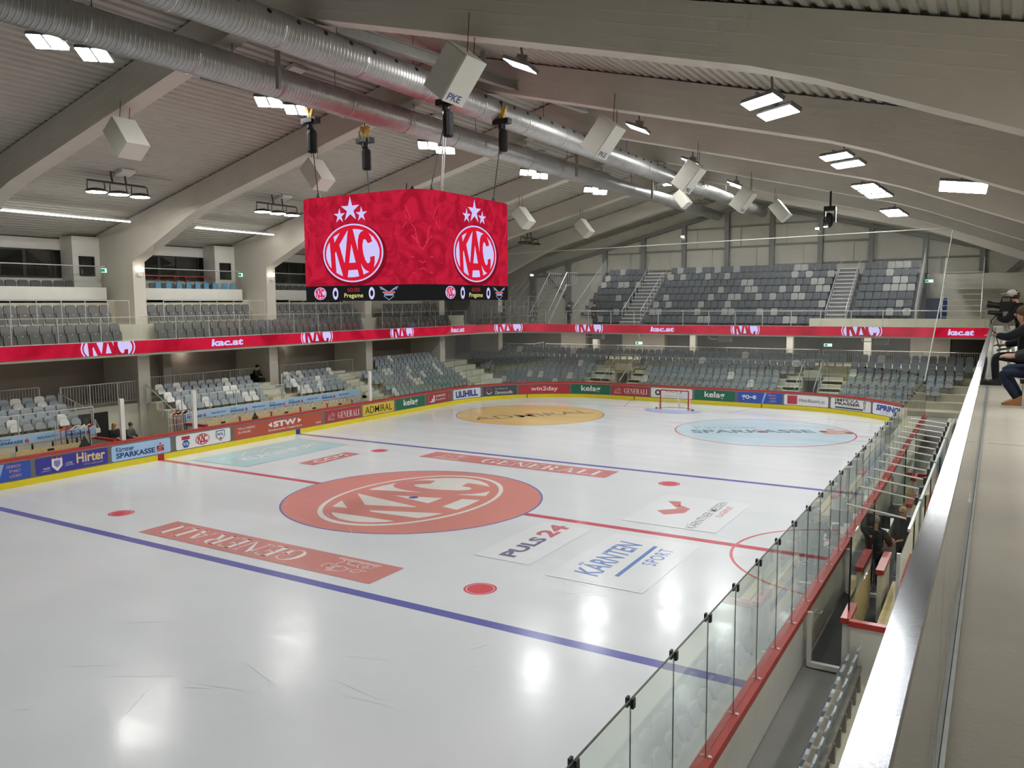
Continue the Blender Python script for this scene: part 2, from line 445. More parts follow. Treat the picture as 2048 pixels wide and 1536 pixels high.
for sx in (-7, 7):
    for y in (-6.42, 6.42):
        decal('faceoff_dot', disc(.32, cx=sx, cy=y), '#cf5560'); decal('faceoff_dot_rim', at(ring(.4, .4, .86, 32), sx, y), '#cf5560')
decal('referee_crease', at(ring(3.08, 3.08, .975, 40, math.pi/2, 1.5*math.pi), XR, 0), '#cc6672')
# centre circle with the club emblem
decal('centre_disc', disc(4.45, n=80), '#cf8a82'); decal('centre_ring', ring(4.52, 4.52, .985, 96), '#7476ae')
decal('centre_emblem', emblem(), '#dcd9d4', lambda u, v: (.05-v*2.72, .03+u*3.86))
decal('centre_dot', disc(.17, n=20), '#5a66ae')
# far face-off circles
for sx, c, rim in ((-7, '#dcbc7c', '#d3725f'), (7, '#bdd2e6', '#cf5a6a')):
    decal('faceoff_disc', disc(4.45, n=72, cx=sx, cy=20.43), c); decal('faceoff_ring', at(ring(4.52, 4.52, .984, 90), sx, 20.43), rim)
    for a in (-1, 1):
        for b in (-.75, .75):
            decal('hash_mark', rect(sx+a*4.55, 20.43+b-.03, sx+a*5.35, 20.43+b+.03), '#d08a8c')
            decal('restraining_mark', stroke([(sx+a*.6, 20.43+b), (sx+a*1.8, 20.43+b)], .05), '#d0605c')
    decal('faceoff_dot', disc(.3, cx=sx, cy=20.43, n=24), '#c9564e')
a1 = math.radians(53)
decal('lettering', text('ADMIRAL', 7.7, 1.25, .004, cx=0), '#8f8468', frame2(-6.55+.55*math.sin(a1), 20.1-.55*math.cos(a1), a1))
a2 = math.radians(29)
decal('lettering', text('SPARKASSE', 6.3, 1.05, .03, cx=0), '#7d8c9c', frame2(6.75, 19.75, a2))
decal('lettering', text('K\u00e4rntner', 3.3, .8), '#9fb0bf', frame2(3.55+.1, 18.75+.95, a2))
def s_mark(h=1.0):
    t = []
    for y, a, b in ((0, 0, 1), (.27, 0, 1), (.54, 0, 1)): t.append(rect(a, y, b, y+.19))
    t += [rect(.78, .1, 1, .36), rect(0, .36, .22, .65), disc(.15, n=16, cx=.5, cy=.95)]
    return xf(join(*t), h, h)
decal('s_emblem', s_mark(1.5), '#d98a78', frame2(9.95, 21.1, a2))
# sponsor strips next to the blue lines
GW, GL = serif_word(.86)
for sgn, ang, col in ((1, 0, '#c4827f'), (-1, math.pi, '#c58580')):
    decal('sponsor_strip', rect(-4.5, 6.15 if sgn > 0 else -7.5, 4.5, 7.5 if sgn > 0 else -6.15), col)
    fr = frame2(0, sgn*6.82, ang)
    decal('serif_lettering', xf(GW, 5.6/GL, 1, 4.05-5.6, -.43), '#e0dad6', fr)
    decal('lion_emblem', at(lion(1.0, .06), -3.9, -.5), '#e0d0cc', fr)
# panel by the benches, small red strip, white panels by the boxes
decal('sponsor_panel', [(-12.75, .6), (-9.4, .75), (-9.4, 7.0), (-12.75, 7.1)] and fill([(-12.75, .6), (-9.4, .75), (-9.4, 7.0), (-12.75, 7.1)]), '#a9ced3')
fr = frame2(-10.45, 3.9, UP)
decal('lettering', text('KLAGENFURT', 4.7, .72, .01, cx=.25), '#dde6e6', fr)
decal('lettering', text('AM W\u00d6RTHERSEE', 3.4, .2, cx=0), '#cfdfe0', frame2(-10.1, 3.9, UP))
decal('dragon_emblem', join(stroke([(-1.5, 1.15), (-.9, 1.6), (-.3, 1.2), (.4, 1.7), (1.0, 1.3)], .09), star(-2.4, 1.3, .3)), '#cfe0e2', fr)
decal('sponsor_strip', rect(-8.08, 2.43, -7.2, 5.36), '#c9807f')
decal('lettering', text('CCM', 1.9, .5, .012, .15, cx=0), '#e6dcda', frame2(-7.4, 3.85, UP))
decal('sponsor_panel', rect(5.45, -4.35, 7.15, -.55), '#d8dbde')
decal('lettering', text('PULS', 1.95, .5, .045, cx=0), '#74748a', frame2(6.5, -3.05, UP))
decal('lettering', text('24', 1.25, .62, .04, .1, cx=0), '#bd7078', frame2(6.5, -1.3, UP))
decal('sponsor_panel', rect(7.9, -4.83, 10.45, -.57), '#d8dbde')
decal('lettering', text('K\u00c4RNTEN', 3.0, .85, .02, .12, cx=0), '#7088ba', frame2(9.05, -2.8, UP))
decal('lettering', join(stroke([(-1.25, 0), (1.5, .05)], .12)), '#6a86be', frame2(9.45, -2.75, UP))
decal('lettering', text('SPORT', 1.5, .4, .01, 0, 1.15, cx=0), '#7088ba', frame2(10.0, -2.1, UP))
decal('sponsor_panel', rect(7.5, .85, 10.45, 4.8), '#d8dbde')
decal('chevron_emblem', join(fill([(-.9, .35), (-.5, .75), (0, .25), (-.4, -.15)]), fill([(-.4, -.15), (0, .25), (.55, .35), (.2, -.15)]), fill([(.1, .3), (.85, .85), (1.0, .45), (.55, .3)])), '#c4807e', frame2(8.75, 3.0, UP))
decal('lettering', text('K\u00c4RNTNER MESSEN', 3.6, .36, .006, cx=0), '#858688', frame2(9.75, 2.8, UP))
decal('lettering', text('KLAGENFURT', 1.5, .22, .02, cx=0), '#c4908e', frame2(10.08, 3.4, UP))
decal('goal_crease', fill([(-1.8, 26.5)]+[(1.85*math.cos(math.pi+math.pi*i/16), 26.5+1.85*math.sin(math.pi+math.pi*i/16)) for i in range(17)]+[(1.8, 26.5)]), '#aab4da')

sk = []
rs = random.Random(5)
for i in range(110):
    x, y = rs.uniform(-6, 13.6), rs.uniform(-19, -3) if i % 4 else rs.uniform(-4, 6)
    a = rs.gauss(.55, .7); ln = rs.uniform(.25, 1.6); cv = rs.uniform(-.5, .5); pts = []
    for k in range(6): pts.append((x, y)); x += math.cos(a)*ln/5; y += math.sin(a)*ln/5; a += cv/5
    pts = [q for q in pts if q[0] < XR-.1]; w_ = rs.uniform(.006, .014); v_ = []
    for k, q in enumerate(pts):
        b_ = pts[min(k+1, len(pts)-1)]; c_ = pts[max(k-1, 0)]; dx, dy = b_[0]-c_[0], b_[1]-c_[1]; l_ = math.hypot(dx, dy) or 1; ww = w_*math.sin(math.pi*(k+.4)/(len(pts)-.2))/2
        v_ += [(q[0]-dy/l_*ww, q[1]+dx/l_*ww), (q[0]+dy/l_*ww, q[1]-dx/l_*ww)]
    sk.append((v_, [(2*k, 2*k+1, 2*k+3, 2*k+2) for k in range(len(pts)-1)]))
decal('skate_scratches', join(*[q for q in sk if q[1]]), '#eef0f2')['kind'] = 'stuff'

# ------------------------------------------------------------------ boards
boards = thing('dasher_boards', 'rink boards with red cap rail, yellow kick plate and sponsor panels around the ice', 'boards', (XL, 0, 0))
S0, S1 = 12.0, sy_right(-19.5)
part(boards, 'board_body', sweep(MB(), S0, S1, -.1, 0, 0, 1.05), M_BOARD)
part(boards, 'kick_plate', sweep(MB(), S0, S1, 0, .012, 0, .25), M_YELLOW)
part(boards, 'advert_backing', sweep(MB(), S0, S1, 0, .006, .25, .98), M_GREYAD)
part(boards, 'cap_rail', sweep(MB(), S0, S1, -.17, .03, 1.0, 1.12), M_RED)
def kick_mark(s, h, w=.15):
    part(boards, 'line_mark', sweep(MB(), s-w, s+w, .012, .018, 0, .25), mat('line mark '+h, h, .4))
kick_mark(30, '#a8232a'); kick_mark(38.1, '#2a3f9a'); kick_mark(_L1+_LA*.5+.15, '#8a2a2a', .03); kick_mark(_L1+_LA+_L2/2-4.35, '#8a2a2a', .03); kick_mark(_L1+_LA+_L2/2+4.35, '#8a2a2a', .03)
def onboard(s0, off):
    def g(u, v):
        p, n = path(s0+u); return p+n*off+Vector((0, 0, v))
    return g
def advert(s0, s1, h, lab, marks, round_=.08, za=.29, zb=.94):
    """panel between s0 and s1 on the boards; marks: list of (tris in panel metres from its lower-left corner, colour)"""
    w = s1-s0; us = sorted(set([0, round_*.3, round_] + [w*i/14 for i in range(15)] + [w-round_, w-round_*.3, w])); us = [u for u in us if 0 <= u <= w]
    mb = MB(); g = onboard(s0, .014)
    for u in us:
        e = min(u, w-u); d = 0 if e >= round_ or round_ == 0 else round_-math.sqrt(max(0, round_**2-(round_-e)**2))
        mb.v += [tuple(g(u, za+d)), tuple(g(u, zb-d))]
    for i in range(len(us)-1): mb.f.append((2*i, 2*i+2, 2*i+3, 2*i+1))
    p = part(boards, 'advert_panel', mb, mat('print '+h, h, .35, 0, .03, 1.5), lab)
    off = .018
    for t, c in marks:
        off += .0015
        part(p, 'lettering', MB().flat(t, lambda u, v, o=onboard(s0, off): o(u, za+v)), mat('print '+c, c, .35, 0, .02, 1.5))
W_ = '#ece9e4'
def ring_at(cx, cy, r, k=.6, n=24): return at(ring(r, r, k, n), cx, cy)
def badge(cx, cy, w, h): return fill([(cx-w/2, cy+h/2), (cx+w/2, cy+h/2), (cx+w/2, cy-h*.1), (cx, cy-h/2), (cx-w/2, cy-h*.1)])
def kelag(s0, s1):
    advert(s0, s1, '#1f6a50', 'green panel with rounded white lettering', [(text('kelag', (s1-s0)*.5, .44, .02, cx=(s1-s0)/2), W_) if False else (at(text('kelag', (s1-s0)*.5, .5, .02, cx=(s1-s0)*.5), 0, .08), W_)], .02)
def generali(s0, s1):
    w = s1-s0
    advert(s0, s1, '#a8393a', 'dark red panel with a lion and white serif capitals', [(xf(GW, w*.62/GL, .36/.86, w*.34, .14), W_), (at(lion(.4, .045), w*.06, .13), W_)], .02)
def goe(s0, s1):
    w = s1-s0
    advert(s0, s1, '#2f56b4', 'blue panel with white rounded lettering and small pink slogan',
           [(at(text('go-e', w*.33, .36, .02), w*.1, .12), W_), (fill([(w*.55, 0), (w*.58, 0), (w*.66, .65), (w*.61, .65)]), '#9fb2d8'),
            (at(text('EINFACH', .5, .11, .01), w*.69, .47), '#d8a0a8'), (at(text('SMART', .42, .11, .01), w*.72, .29), '#d8a0a8'), (at(text('LADEN', .42, .11, .01), w*.72, .11), '#d8a0a8')], .05)
goe(21.66, 24.46)
w = 2.92
advert(24.64, 27.56, '#36379a', 'violet blue panel with gold blackletter name and a crowned shield',
       [(at(text('Hirter', 1.2, .4, .025), 1.6, .22), '#e6c98a'), (at(text('Echte Leidenschaft', .8, .07), 1.9, .1), '#c9b98f'),
        (badge(.82, .3, .42, .5), '#e6e2d8'), (badge(.82, .33, .24, .3), '#7a80c0'), (join(*[disc(.045, n=8, cx=.66+.16*i, cy=.59) for i in range(3)]), '#c05050'),
        (at(text('seit', .26, .1), .28, .18), W_), (at(text('1270', .26, .1), 1.16, .24), W_), (stroke([(.2, .12), (.55, .13)], .012), W_), (stroke([(1.12, .2), (1.5, .22)], .012), W_)])
def spk_text(w, h): return [(at(text('SPARKASSE', w, h, .025), 0, 0), '#1d3a78')]
advert(27.72, 30.5, '#a9cdee', 'light blue panel with navy savings bank lettering and red emblem',
       [(at(text('SPARKASSE', 1.8, .23, .03), .2, .1), '#1d3a78'), (at(text('K\u00e4rntner', .82, .2, .01), .2, .38), '#1d3a78'), (at(s_mark(.34), 2.1, .12), '#d2343c')])
advert(30.78, 33.76, '#e9e8e6', 'white panel with three round and shield-shaped league emblems',
       [(rect(.3, .42, .72, .58), '#b03038'), (fill([(.32+.38*.5+.2*math.cos(math.pi*i/3), .23+.2*math.sin(math.pi*i/3)) for i in range(6)]), '#2f54a0'), (at(text('ICE', .26, .12, .02, cx=.51), 0, .17), W_),
        (at(xf(disc(1, n=32), .38, .27), 1.4, .32), '#b8202c'), (at(xf(emblem(), .36, .255), 1.4, .32), '#eee8e8'),
        (badge(2.4, .34, .5, .5), '#2c3f7c'), (badge(2.4, .34, .43, .43), '#e6e6e8'), (at(text('AHL', .38, .16, .02, cx=2.4), 0, .34), '#2c3f7c'), (disc(.06, n=10, cx=2.4, cy=.22), '#c03038')])
def arrow(x, y, d, h): return fill([(x, y), (x+d, y+h/2), (x+d, y-h/2)])
advert(33.94, 39.9, '#bb5238', 'long orange red panel with white city utility lettering and a greeting',
       [(at(text('STW', 1.55, .3, .05, 0), 2.5, .28), W_), (arrow(2.15, .43, .26, .26), W_), (arrow(4.42, .43, -.26, .26), W_), (at(text('Stadtwerke Klagenfurt', 2.3, .13, .01), 2.15, .08), W_),
        (at(text('WILLKOMMEN', 1.05, .1, .004), .25, .44), W_), (at(text('ZU HAUSE.', .8, .1, .015), .25, .26), W_), (at(text('stw.at', .36, .1, .02), 5.45, .1), W_)], .02)
generali(40.12, 42.98)
advert(43.14, 45.98, '#d8bc3c', 'yellow panel with dark grey capital lettering', [(at(text('ADMIRAL', 2.4, .4, .004, cx=1.42), 0, .12), '#3a372c')], .06)
kelag(46.18, 49.02)
advert(49.24, 51.88, '#9c3a40', 'maroon panel with white bars and building firm lettering', [(at(text('JAMNIG', 1.1, .2, .004), .95, .34), W_), (at(text('BAUELEMENTE', 1.1, .1), .95, .17), W_), (join(rect(.38, .1, .5, .2), rect(.55, .1, .67, .34), rect(.72, .1, .84, .55)), W_), (xf(text('FENSTER', .5, .08), rot=UP, dx=.22, dy=.08), '#e0a8a8'), (xf(text('T\u00dcREN', .5, .08), rot=UP, dx=2.45, dy=.08), '#e0a8a8')], .02)
advert(52.18, 54.82, '#d3d8e6', 'white panel with slanted navy block lettering', [(at(text('LILIHILL', 2.1, .44, .05, -.12, cx=1.36), 0, .1), '#2c3a7c')])
advert(55.04, 57.7, '#4a4e55', 'dark grey panel with a red dotted ring and white lettering', [(join(*[disc(.045, n=8, cx=.5+.2*math.cos(math.pi*i/6), cy=.33+.2*math.sin(math.pi*i/6)) for i in range(7)]), '#d04048'), (join(*[disc(.045, n=8, cx=.5+.2*math.cos(math.pi*i/6), cy=.33+.2*math.sin(math.pi*i/6)) for i in range(7, 12)]), W_), (at(text('D\u00e4mmstoffe', 1.35, .22, .006), 1.0, .08), W_), (at(text('Der Meister f\u00fcr', 1.0, .13), 1.0, .4), '#c8c8c8')], .02)
advert(57.88, 61.58, '#b8343c', 'red panel with bold white lottery lettering', [(at(text('win2day', 1.95, .4, .015, .05, cx=1.85), 0, .12), W_)], .02)
kelag(61.7, 64.5); generali(64.64, 67.44)
advert(67.58, 70.5, '#e4e3e2', 'white panel with a black ring and thin grey lettering behind the goal', [(ring_at(.5, .34, .2, .5), '#33353a'), (at(text('occy', 1.25, .26), 1.05, .3), '#55585e'), (at(text('one for a year', 1.3, .11), 1.0, .08), '#8a8c90')])
kelag(70.66, 73.34); goe(73.5, 76.32)
advert(76.44, 79.18, '#e6e4e4', 'white panel with a red square flower emblem and dark lettering', [(rect(.2, .06, .8, .6), '#bb3a4c'), (join(*[disc(.055, n=8, cx=.5+.15*math.cos(math.pi*i/4), cy=.33+.15*math.sin(math.pi*i/4)) for i in range(8)]), W_), (at(text('MeinBezirk.at', 1.6, .2, .0), .92, .22), '#484d60')])
advert(79.34, 82.1, '#e2e2e0', 'white panel with black computer firm lettering in three lines', [(at(text('IMPEXA', 1.6, .18, .01), .3, .45), '#2a2a2c'), (at(text('PRASSER', 1.7, .17, .03), .28, .25), '#2a2a2c'), (xf(text('EDV', .5, .18, .01), rot=-UP, dx=2.2, dy=.6), '#4a4a4c'), (rect(.3, .06, 2.2, .14), '#3a3a3c')])
advert(82.24, 85.1, '#e6e6ea', 'white panel with bold blue slanted lettering near the far corner glass', [(at(text('SPRING', 1.9, .34, .05, .2), .25, .24), '#2c409a'), (at(text('FRISCH', 1.2, .1), .6, .08), '#a8b0c8')])

# glass above the boards
def pane(root, s0, s1, z0, z1, nm='glass_pane', gap=.006):
    mb = MB(); sweep(mb, s0+gap, s1-gap, -.075, -.063, z0, z1, .6)
    return part(root, nm, mb, M_GLASS)
M_SEAL = mat('dark glass edge', '#3c4644', .3, 0, 0)
GS = 43.95; k = 0
ge = sy_right(-18.6); n_p = int(round((ge-GS)/1.22))
for i in range(n_p):
    s0 = GS+(ge-GS)*i/n_p; s1 = GS+(ge-GS)*(i+1)/n_p
    pn = pane(boards, s0, s1, 1.12, 2.92)
    p, n = path(s0)
    q = p-n*.069
    part(boards, 'glass_joint', MB().tube([(q.x, q.y, 1.12), (q.x, q.y, 2.92)], .007 if s0 > S_END else .009, 4), M_SEAL)
    if s0 > S_END-8:
        t = Vector((-n.y, n.x, 0)); mb = MB()
        for d in (-.03, .03): mb.obox(q+n*d+Vector((0, 0, 2.9)), t*.03, n*.012, Vector((0, 0, .05)))
        part(boards, 'glass_clamp', mb, M_BLACK)
        part(boards, 'glass_button', MB().lathe([(.03, 0), (.03, .012), (.018, .02)], (q.x-n.x*.05, q.y-n.y*.05, 1.12), 8), M_BOARD)
part(boards, 'glass_top_edge', sweep(MB(), GS, ge, -.078, -.06, 2.92, 2.93), M_SEAL)
for y in (-1.65, 1.9, 13.95):
    part(boards, 'glass_post', MB().box(XL-.16, XL-.04, y-.09, y+.09, 1.1, 2.87), M_WHITE)

# ------------------------------------------------------------------ roof, frames and outer walls
def roofz(x): return 15.55-.25*abs(x)
mb = MB(); prof = []
x = -23.0
while x < 23.0:
    for dx, dz in ((0, 0), (.13, 0), (.17, .06), (.26, .06)):
        if x+dx <= 23: prof.append((x+dx, roofz(x+dx)+dz))
    x += .3
b = 0
for y in (-37.0, 46.0): mb.v += [(px, y, pz) for px, pz in prof]
n = len(prof)
for i in range(n-1): mb.f.append((i, i+1, n+i+1, n+i))
ceil_ = struct('ceiling', mb, M_ROOF)
FR = [-30.55+8.25*k for k in range(9)]   # frame centre lines along the hall
_bot = [(0, 14.45), (.9, 14.3), (13.0, 11.2), (14.2, 10.8), (17.5, 9.45), (18.3, 8.95), (18.4, 8.75), (18.4, -.03), (21.2, -.03), (21.2, 10.2)]
def frame_poly():
    right = _bot; left = [(-x, z) for x, z in reversed(_bot)]
    return left[:-1]+right+[(0, 15.5)] if False else [(-x, z) for x, z in reversed(_bot[1:])]+[_bot[0]]+_bot[1:]
fp = [( -21.2, 10.2), (-21.2, -.03), (-18.4, -.03), (-18.4, 8.85), (-14.2, 10.72), (-13.0, 11.15), (-.9, 14.25), (0, 14.4),
      (.9, 14.25), (13.0, 11.15), (14.2, 10.75), (17.5, 9.45), (19.3, 8.75), (19.5, 8.55), (19.5, -.03), (21.2, -.03), (21.2, 10.2), (0, 15.52)]
me = MB().prism(fp, lambda x, z: (x, -.32, z), lambda x, z: (x, .32, z)).mesh('concrete_portal_frame', M_BEAM)
# board marks of the formwork, proud by a few millimetres
seam = MB()
for sx in (-1, 1):
    for j, dz in enumerate((.25, .5, .75, .98)):
        x = 1.2
        while x < 17.6:
            ln = 2.4+((j*37+int(x*10)) % 17)*.08
            x1 = min(x+ln, 17.8)
            z0, z1 = roofz(x)-dz-.08, roofz(x1)-dz-.08
            seam.obox(((sx*(x+x1)/2), -.322, (z0+z1)/2), (sx*(x1-x)/2, 0, (z1-z0)/2), (0, .004, 0), (0, 0, .008))
            x = x1+.5+((j*13+int(x*7)) % 5)*.3
seam_me = seam.mesh('formwork_seam', mat('formwork ridge', '#d6d0c4', .9, 0, 0))
for y in FR[2:9]:
    o = tag(link('concrete_portal_frame_beam', me, None, (0, y, 0)), None, None, None, 'structure')
    link('formwork_seam', seam_me, o)
# walls
struct('wall_left', MB().box(-23.2, -23, -37, 46, -.03, 10.2), M_DARKWALL)
struct('wall_right', MB().box(23, 23.2, -37, 46, -.03, 10.2), M_WALL)
struct('wall_near', MB().prism([(-23, -.03), (23, -.03), (23, 9.9), (0, 15.6), (-23, 9.9)], lambda x, z: (x, -37.2, z), lambda x, z: (x, -37, z)), M_WALL)
YW = 43.7
wf = struct('wall_far', MB().prism([(-23, -.03), (23, -.03), (23, 9.9), (0, 15.6), (-23, 9.9)], lambda x, z: (x, YW, z), lambda x, z: (x, YW+.3, z)), M_WALL)
cols_x = [-19.7+3.58*k for k in range(12)]
for cx in cols_x:
    h = roofz(cx)-.9
    struct('wall_column', MB().box(cx-.17, cx+.17, YW-.36, YW, 2.0, h), M_GSTEEL, wf)
# wall girts and light panels of the gable, staggered
for cx in cols_x:
    for i, (zr, dx) in enumerate(((9.6, 0), (11.2, 0), (12.8, 0))):
        z = zr+.02*cx
        if cx+3.4 < 21.5 and z < min(roofz(cx), roofz(cx+3.58))-1.2:
            struct('wall_girt', MB().box(cx+.17, cx+3.41, YW-.14, YW, z-.05, z+.05), M_GSTEEL, wf)
            xm = cx+(1.0 if i % 2 == 0 else 2.3)
            if z-1.5 > 8: struct('wall_seam', MB().box(xm-.05, xm+.05, YW-.1, YW, z-1.5, z-.05), M_WHITE if False else M_WALL, wf)
for sx in (-1, 1):
    struct('wall_rake_beam', MB().bar((sx*.1, YW-.2, 14.45), (sx*19.5, YW-.2, 14.45-.25*19.4), .3, .28), M_GSTEEL, wf)
    struct('wall_brace', MB().bar((sx*15.6, YW-.25, 6.6), (sx*19.0, YW-.25, 10.0), .14), M_GSTEEL, wf)

# ------------------------------------------------------------------ terraces and balconies
def prof_y(pr, y0, y1): return MB().prism(pr, lambda x, z: (x, y0, z), lambda x, z: (x, y1, z))
def prof_x(pr, x0, x1): return MB().prism(pr, lambda y, z: (x0, y, z), lambda y, z: (x1, y, z))
def zl(k): return .66+.34*k
def zf(k): return .30+.42*k
def zu(k): return 4.92+.535*k
def left_prof(k0, k1, x_front, lip):
    p = [(-23, -.03), (x_front, -.03)]
    if lip: p += [(x_front, 1.66), (x_front-.1, 1.66)]
    for k in range(k0, k1+1):
        xa = (x_front-.1 if lip else x_front) if k == k0 else -14.5-.8*k
        p += [(xa, zl(k)), (-14.5-.8*(k+1) if k < k1 else -23, zl(k))]
    return p
struct('terrace_floor_corner', prof_y(left_prof(0, 5, -14.5, False), 15.1, 30.6), M_CONC)
struct('terrace_floor_benches', prof_y(left_prof(2, 4, -15.8, True), 2.55, 15.1), M_CONC)
struct('terrace_floor_stairs', prof_y(left_prof(2, 4, -15.8, True), -14, -1.75), M_CONC)
mb = MB().box(-23, -18.5, -1.75, 2.55, -.03, 2.02)
vom = struct('terrace_floor_passage', mb, M_CONC)
struct('doorway_dark_sheet', MB().box(-18.52, -18.45, -1.2, .5, -.03, 1.8), M_BLACK, vom)  # black sheet paints the shade of the doorway opening
# small stairs between the seat rows
def steps(name, x0, dx, y0, y1, z0, dz, n, axis='x'):
    m_ = MB()
    for i in range(n):
        if axis == 'x': m_.box(min(x0+dx*i, x0+dx*n), max(x0+dx*i, x0+dx*n), y0, y1, z0, z0+dz*(i+1))
        else: m_.box(y0, y1, min(x0+dx*i, x0+dx*n), max(x0+dx*i, x0+dx*n), z0, z0+dz*(i+1))
    return m_
M_STEP = concrete('pale step concrete', '#d0cebc')
for y0, y1 in ((8.9, 10.2), (15.6, 16.8), (26.4, 27.8)):
    k0 = 2 if y0 < 14 else 0
    struct('aisle_steps_floor', steps('s', -14.6-.8*k0, -.4, y0, y1, zl(k0)-.0, .17, (5-k0)*2+ (0 if k0 else 1)), M_STEP)
# far lower terrace
def far_prof(k0, k1, yf):
    p = [(43.6, -.03), (yf, -.03)]
    for k in range(k0, k1+1): p += [(yf if k == k0 else 30.9+.8*k, zf(k)), (30.9+.8*(k+1) if k < k1 else 43.6, zf(k))]
    return p
for a, b in ((-23, -8.8), (-4.7, 5.2), (8.9, 23)):
    struct('terrace_floor_far', prof_x(far_prof(0, 5, 30.45), a, b), M_CONC)
for a, b, o0, o1 in ((-8.8, -4.7, -7.0, -5.75), (5.2, 8.9, 6.4, 7.45)):
    struct('terrace_floor_far', prof_x(far_prof(0, 5, 30.45), a, o0), M_CONC)
    struct('terrace_floor_far', prof_x(far_prof(0, 5, 30.45), o1, b), M_CONC)
    struct('terrace_floor_far', prof_x([(43.6, 1.75), (33.3, 1.75), (33.3, zf(4)+.25), (33.42, zf(4)+.25), (33.42, zf(3)), (34.1, zf(4)), (34.9, zf(4)), (34.9, zf(5)), (43.6, zf(5))], o0, o1), M_CONC)
    struct('aisle_steps_floor', steps('s', 30.9, .4, a+.1, o0-.1, 0, .21, 9, 'y') if False else MB().box(a+.15, o0-.15, 30.92, 31.3, .3, .51), M_STEP)
    m_ = MB()
    for i in range(8):
        m_.box(a+.1, o0-.12, 30.9+.4*i, 30.9+.4*(i+1), .1, .3+.21*i+.03); m_.box(o1+.12, b-.1, 30.9+.4*i, 30.9+.4*(i+1), .1, .3+.21*i+.03)
    struct('aisle_steps_floor', m_, M_STEP)
    struct('passage_wall', MB().box(o0, o1, 38, 38.1, 0, 1.75), M_DARKWALL)
# upper balcony: bench side, rounded corner, far end
XB, YB, ZT, ZB = -17.0, 33.14, 5.12, 4.53
RB = 3.6
def bal_line(n=10):
    pts = [(XB, -16.0), (XB, YB-RB)]
    for i in range(1, n): t = math.pi/2*i/n; pts.append((XB+RB-RB*math.cos(t), YB-RB+RB*math.sin(t)))
    return pts+[(XB+RB, YB), (17.0, YB)]
slab_poly = bal_line()+[(23, YB), (23, 43.6), (-23, 43.6), (-23, -16.0)]
struct('balcony_slab_floor', MB().prism(slab_poly, lambda x, y: (x-.08 if y < 30 else x, y+.08 if y > 30 else y, 4.42), lambda x, y: (x-.08 if y < 30 else x, y+.08 if y > 30 else y, 5.0)), M_CONC)
struct('balcony_step_floor', prof_y([(-23, 5.0), (-18.0, 5.0), (-18.0, 5.86), (-20.0, 5.86), (-20.0, 7.03), (-23, 7.03)], -16, 29.5), M_CONC)
# far upper terrace
p = [(43.6, 5.0)]; p += [(34.6, 5.0)]
for k in range(8): p += [(34.6+.8*k, zu(k)), (34.6+.8*(k+1) if k < 7 else 43.6, zu(k))]
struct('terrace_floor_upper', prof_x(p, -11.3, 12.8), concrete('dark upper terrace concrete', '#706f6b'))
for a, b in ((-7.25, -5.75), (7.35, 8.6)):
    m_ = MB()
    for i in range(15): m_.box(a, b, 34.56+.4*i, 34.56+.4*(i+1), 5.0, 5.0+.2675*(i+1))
    st_ = struct('aisle_steps_floor', m_, mat('riser with painted shade', '#77767a', .6, .1, .1, 6))  # darker riser colour paints the shade between the steps
    for i in range(15): struct('tread', MB().box(a, b, 34.5+.4*i, 34.5+.4*(i+1)+.02, 5.0+.2675*(i+1), 5.06+.2675*(i+1)), mat('tread with painted light', '#d2d2cc', .4, .1, .1, 6), st_)  # bright tread colour paints the light reflected off the steps
struct('balcony_wall_upper', MB().box(6.5, 16.8, 34.2, 34.34, 5.0, 5.62), M_CONC)
struct('balcony_wall_upper', MB().box(-13, -9.3, 34.2, 34.34, 5.0, 5.5), M_CONC)
# under-balcony back walls and columns
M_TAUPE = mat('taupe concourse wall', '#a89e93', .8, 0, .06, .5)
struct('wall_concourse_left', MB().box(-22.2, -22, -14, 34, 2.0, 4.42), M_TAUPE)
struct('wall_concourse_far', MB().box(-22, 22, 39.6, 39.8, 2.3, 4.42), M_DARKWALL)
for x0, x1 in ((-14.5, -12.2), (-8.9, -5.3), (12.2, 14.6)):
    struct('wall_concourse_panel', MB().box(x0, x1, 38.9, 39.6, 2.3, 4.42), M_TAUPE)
for x in (-10.6, -2.5, 4.6, 9.7):
    struct('concourse_column', MB().box(x-.22, x+.22, 37.4, 37.85, 2.3, 4.42), M_BEAM)
for y in (FR[4]+3.6, FR[5]+3.6, FR[6]+3.6):
    struct('concourse_column', MB().box(-22, -21.6, y-.25, y+.25, 2.0, 4.42), M_BEAM)
struct('wall_dark_opening', MB().box(14.7, 19.5, 38.0, 38.1, 2.5, 4.3), mat('dark brown opening', '#2a221e', .9, 0, .1))

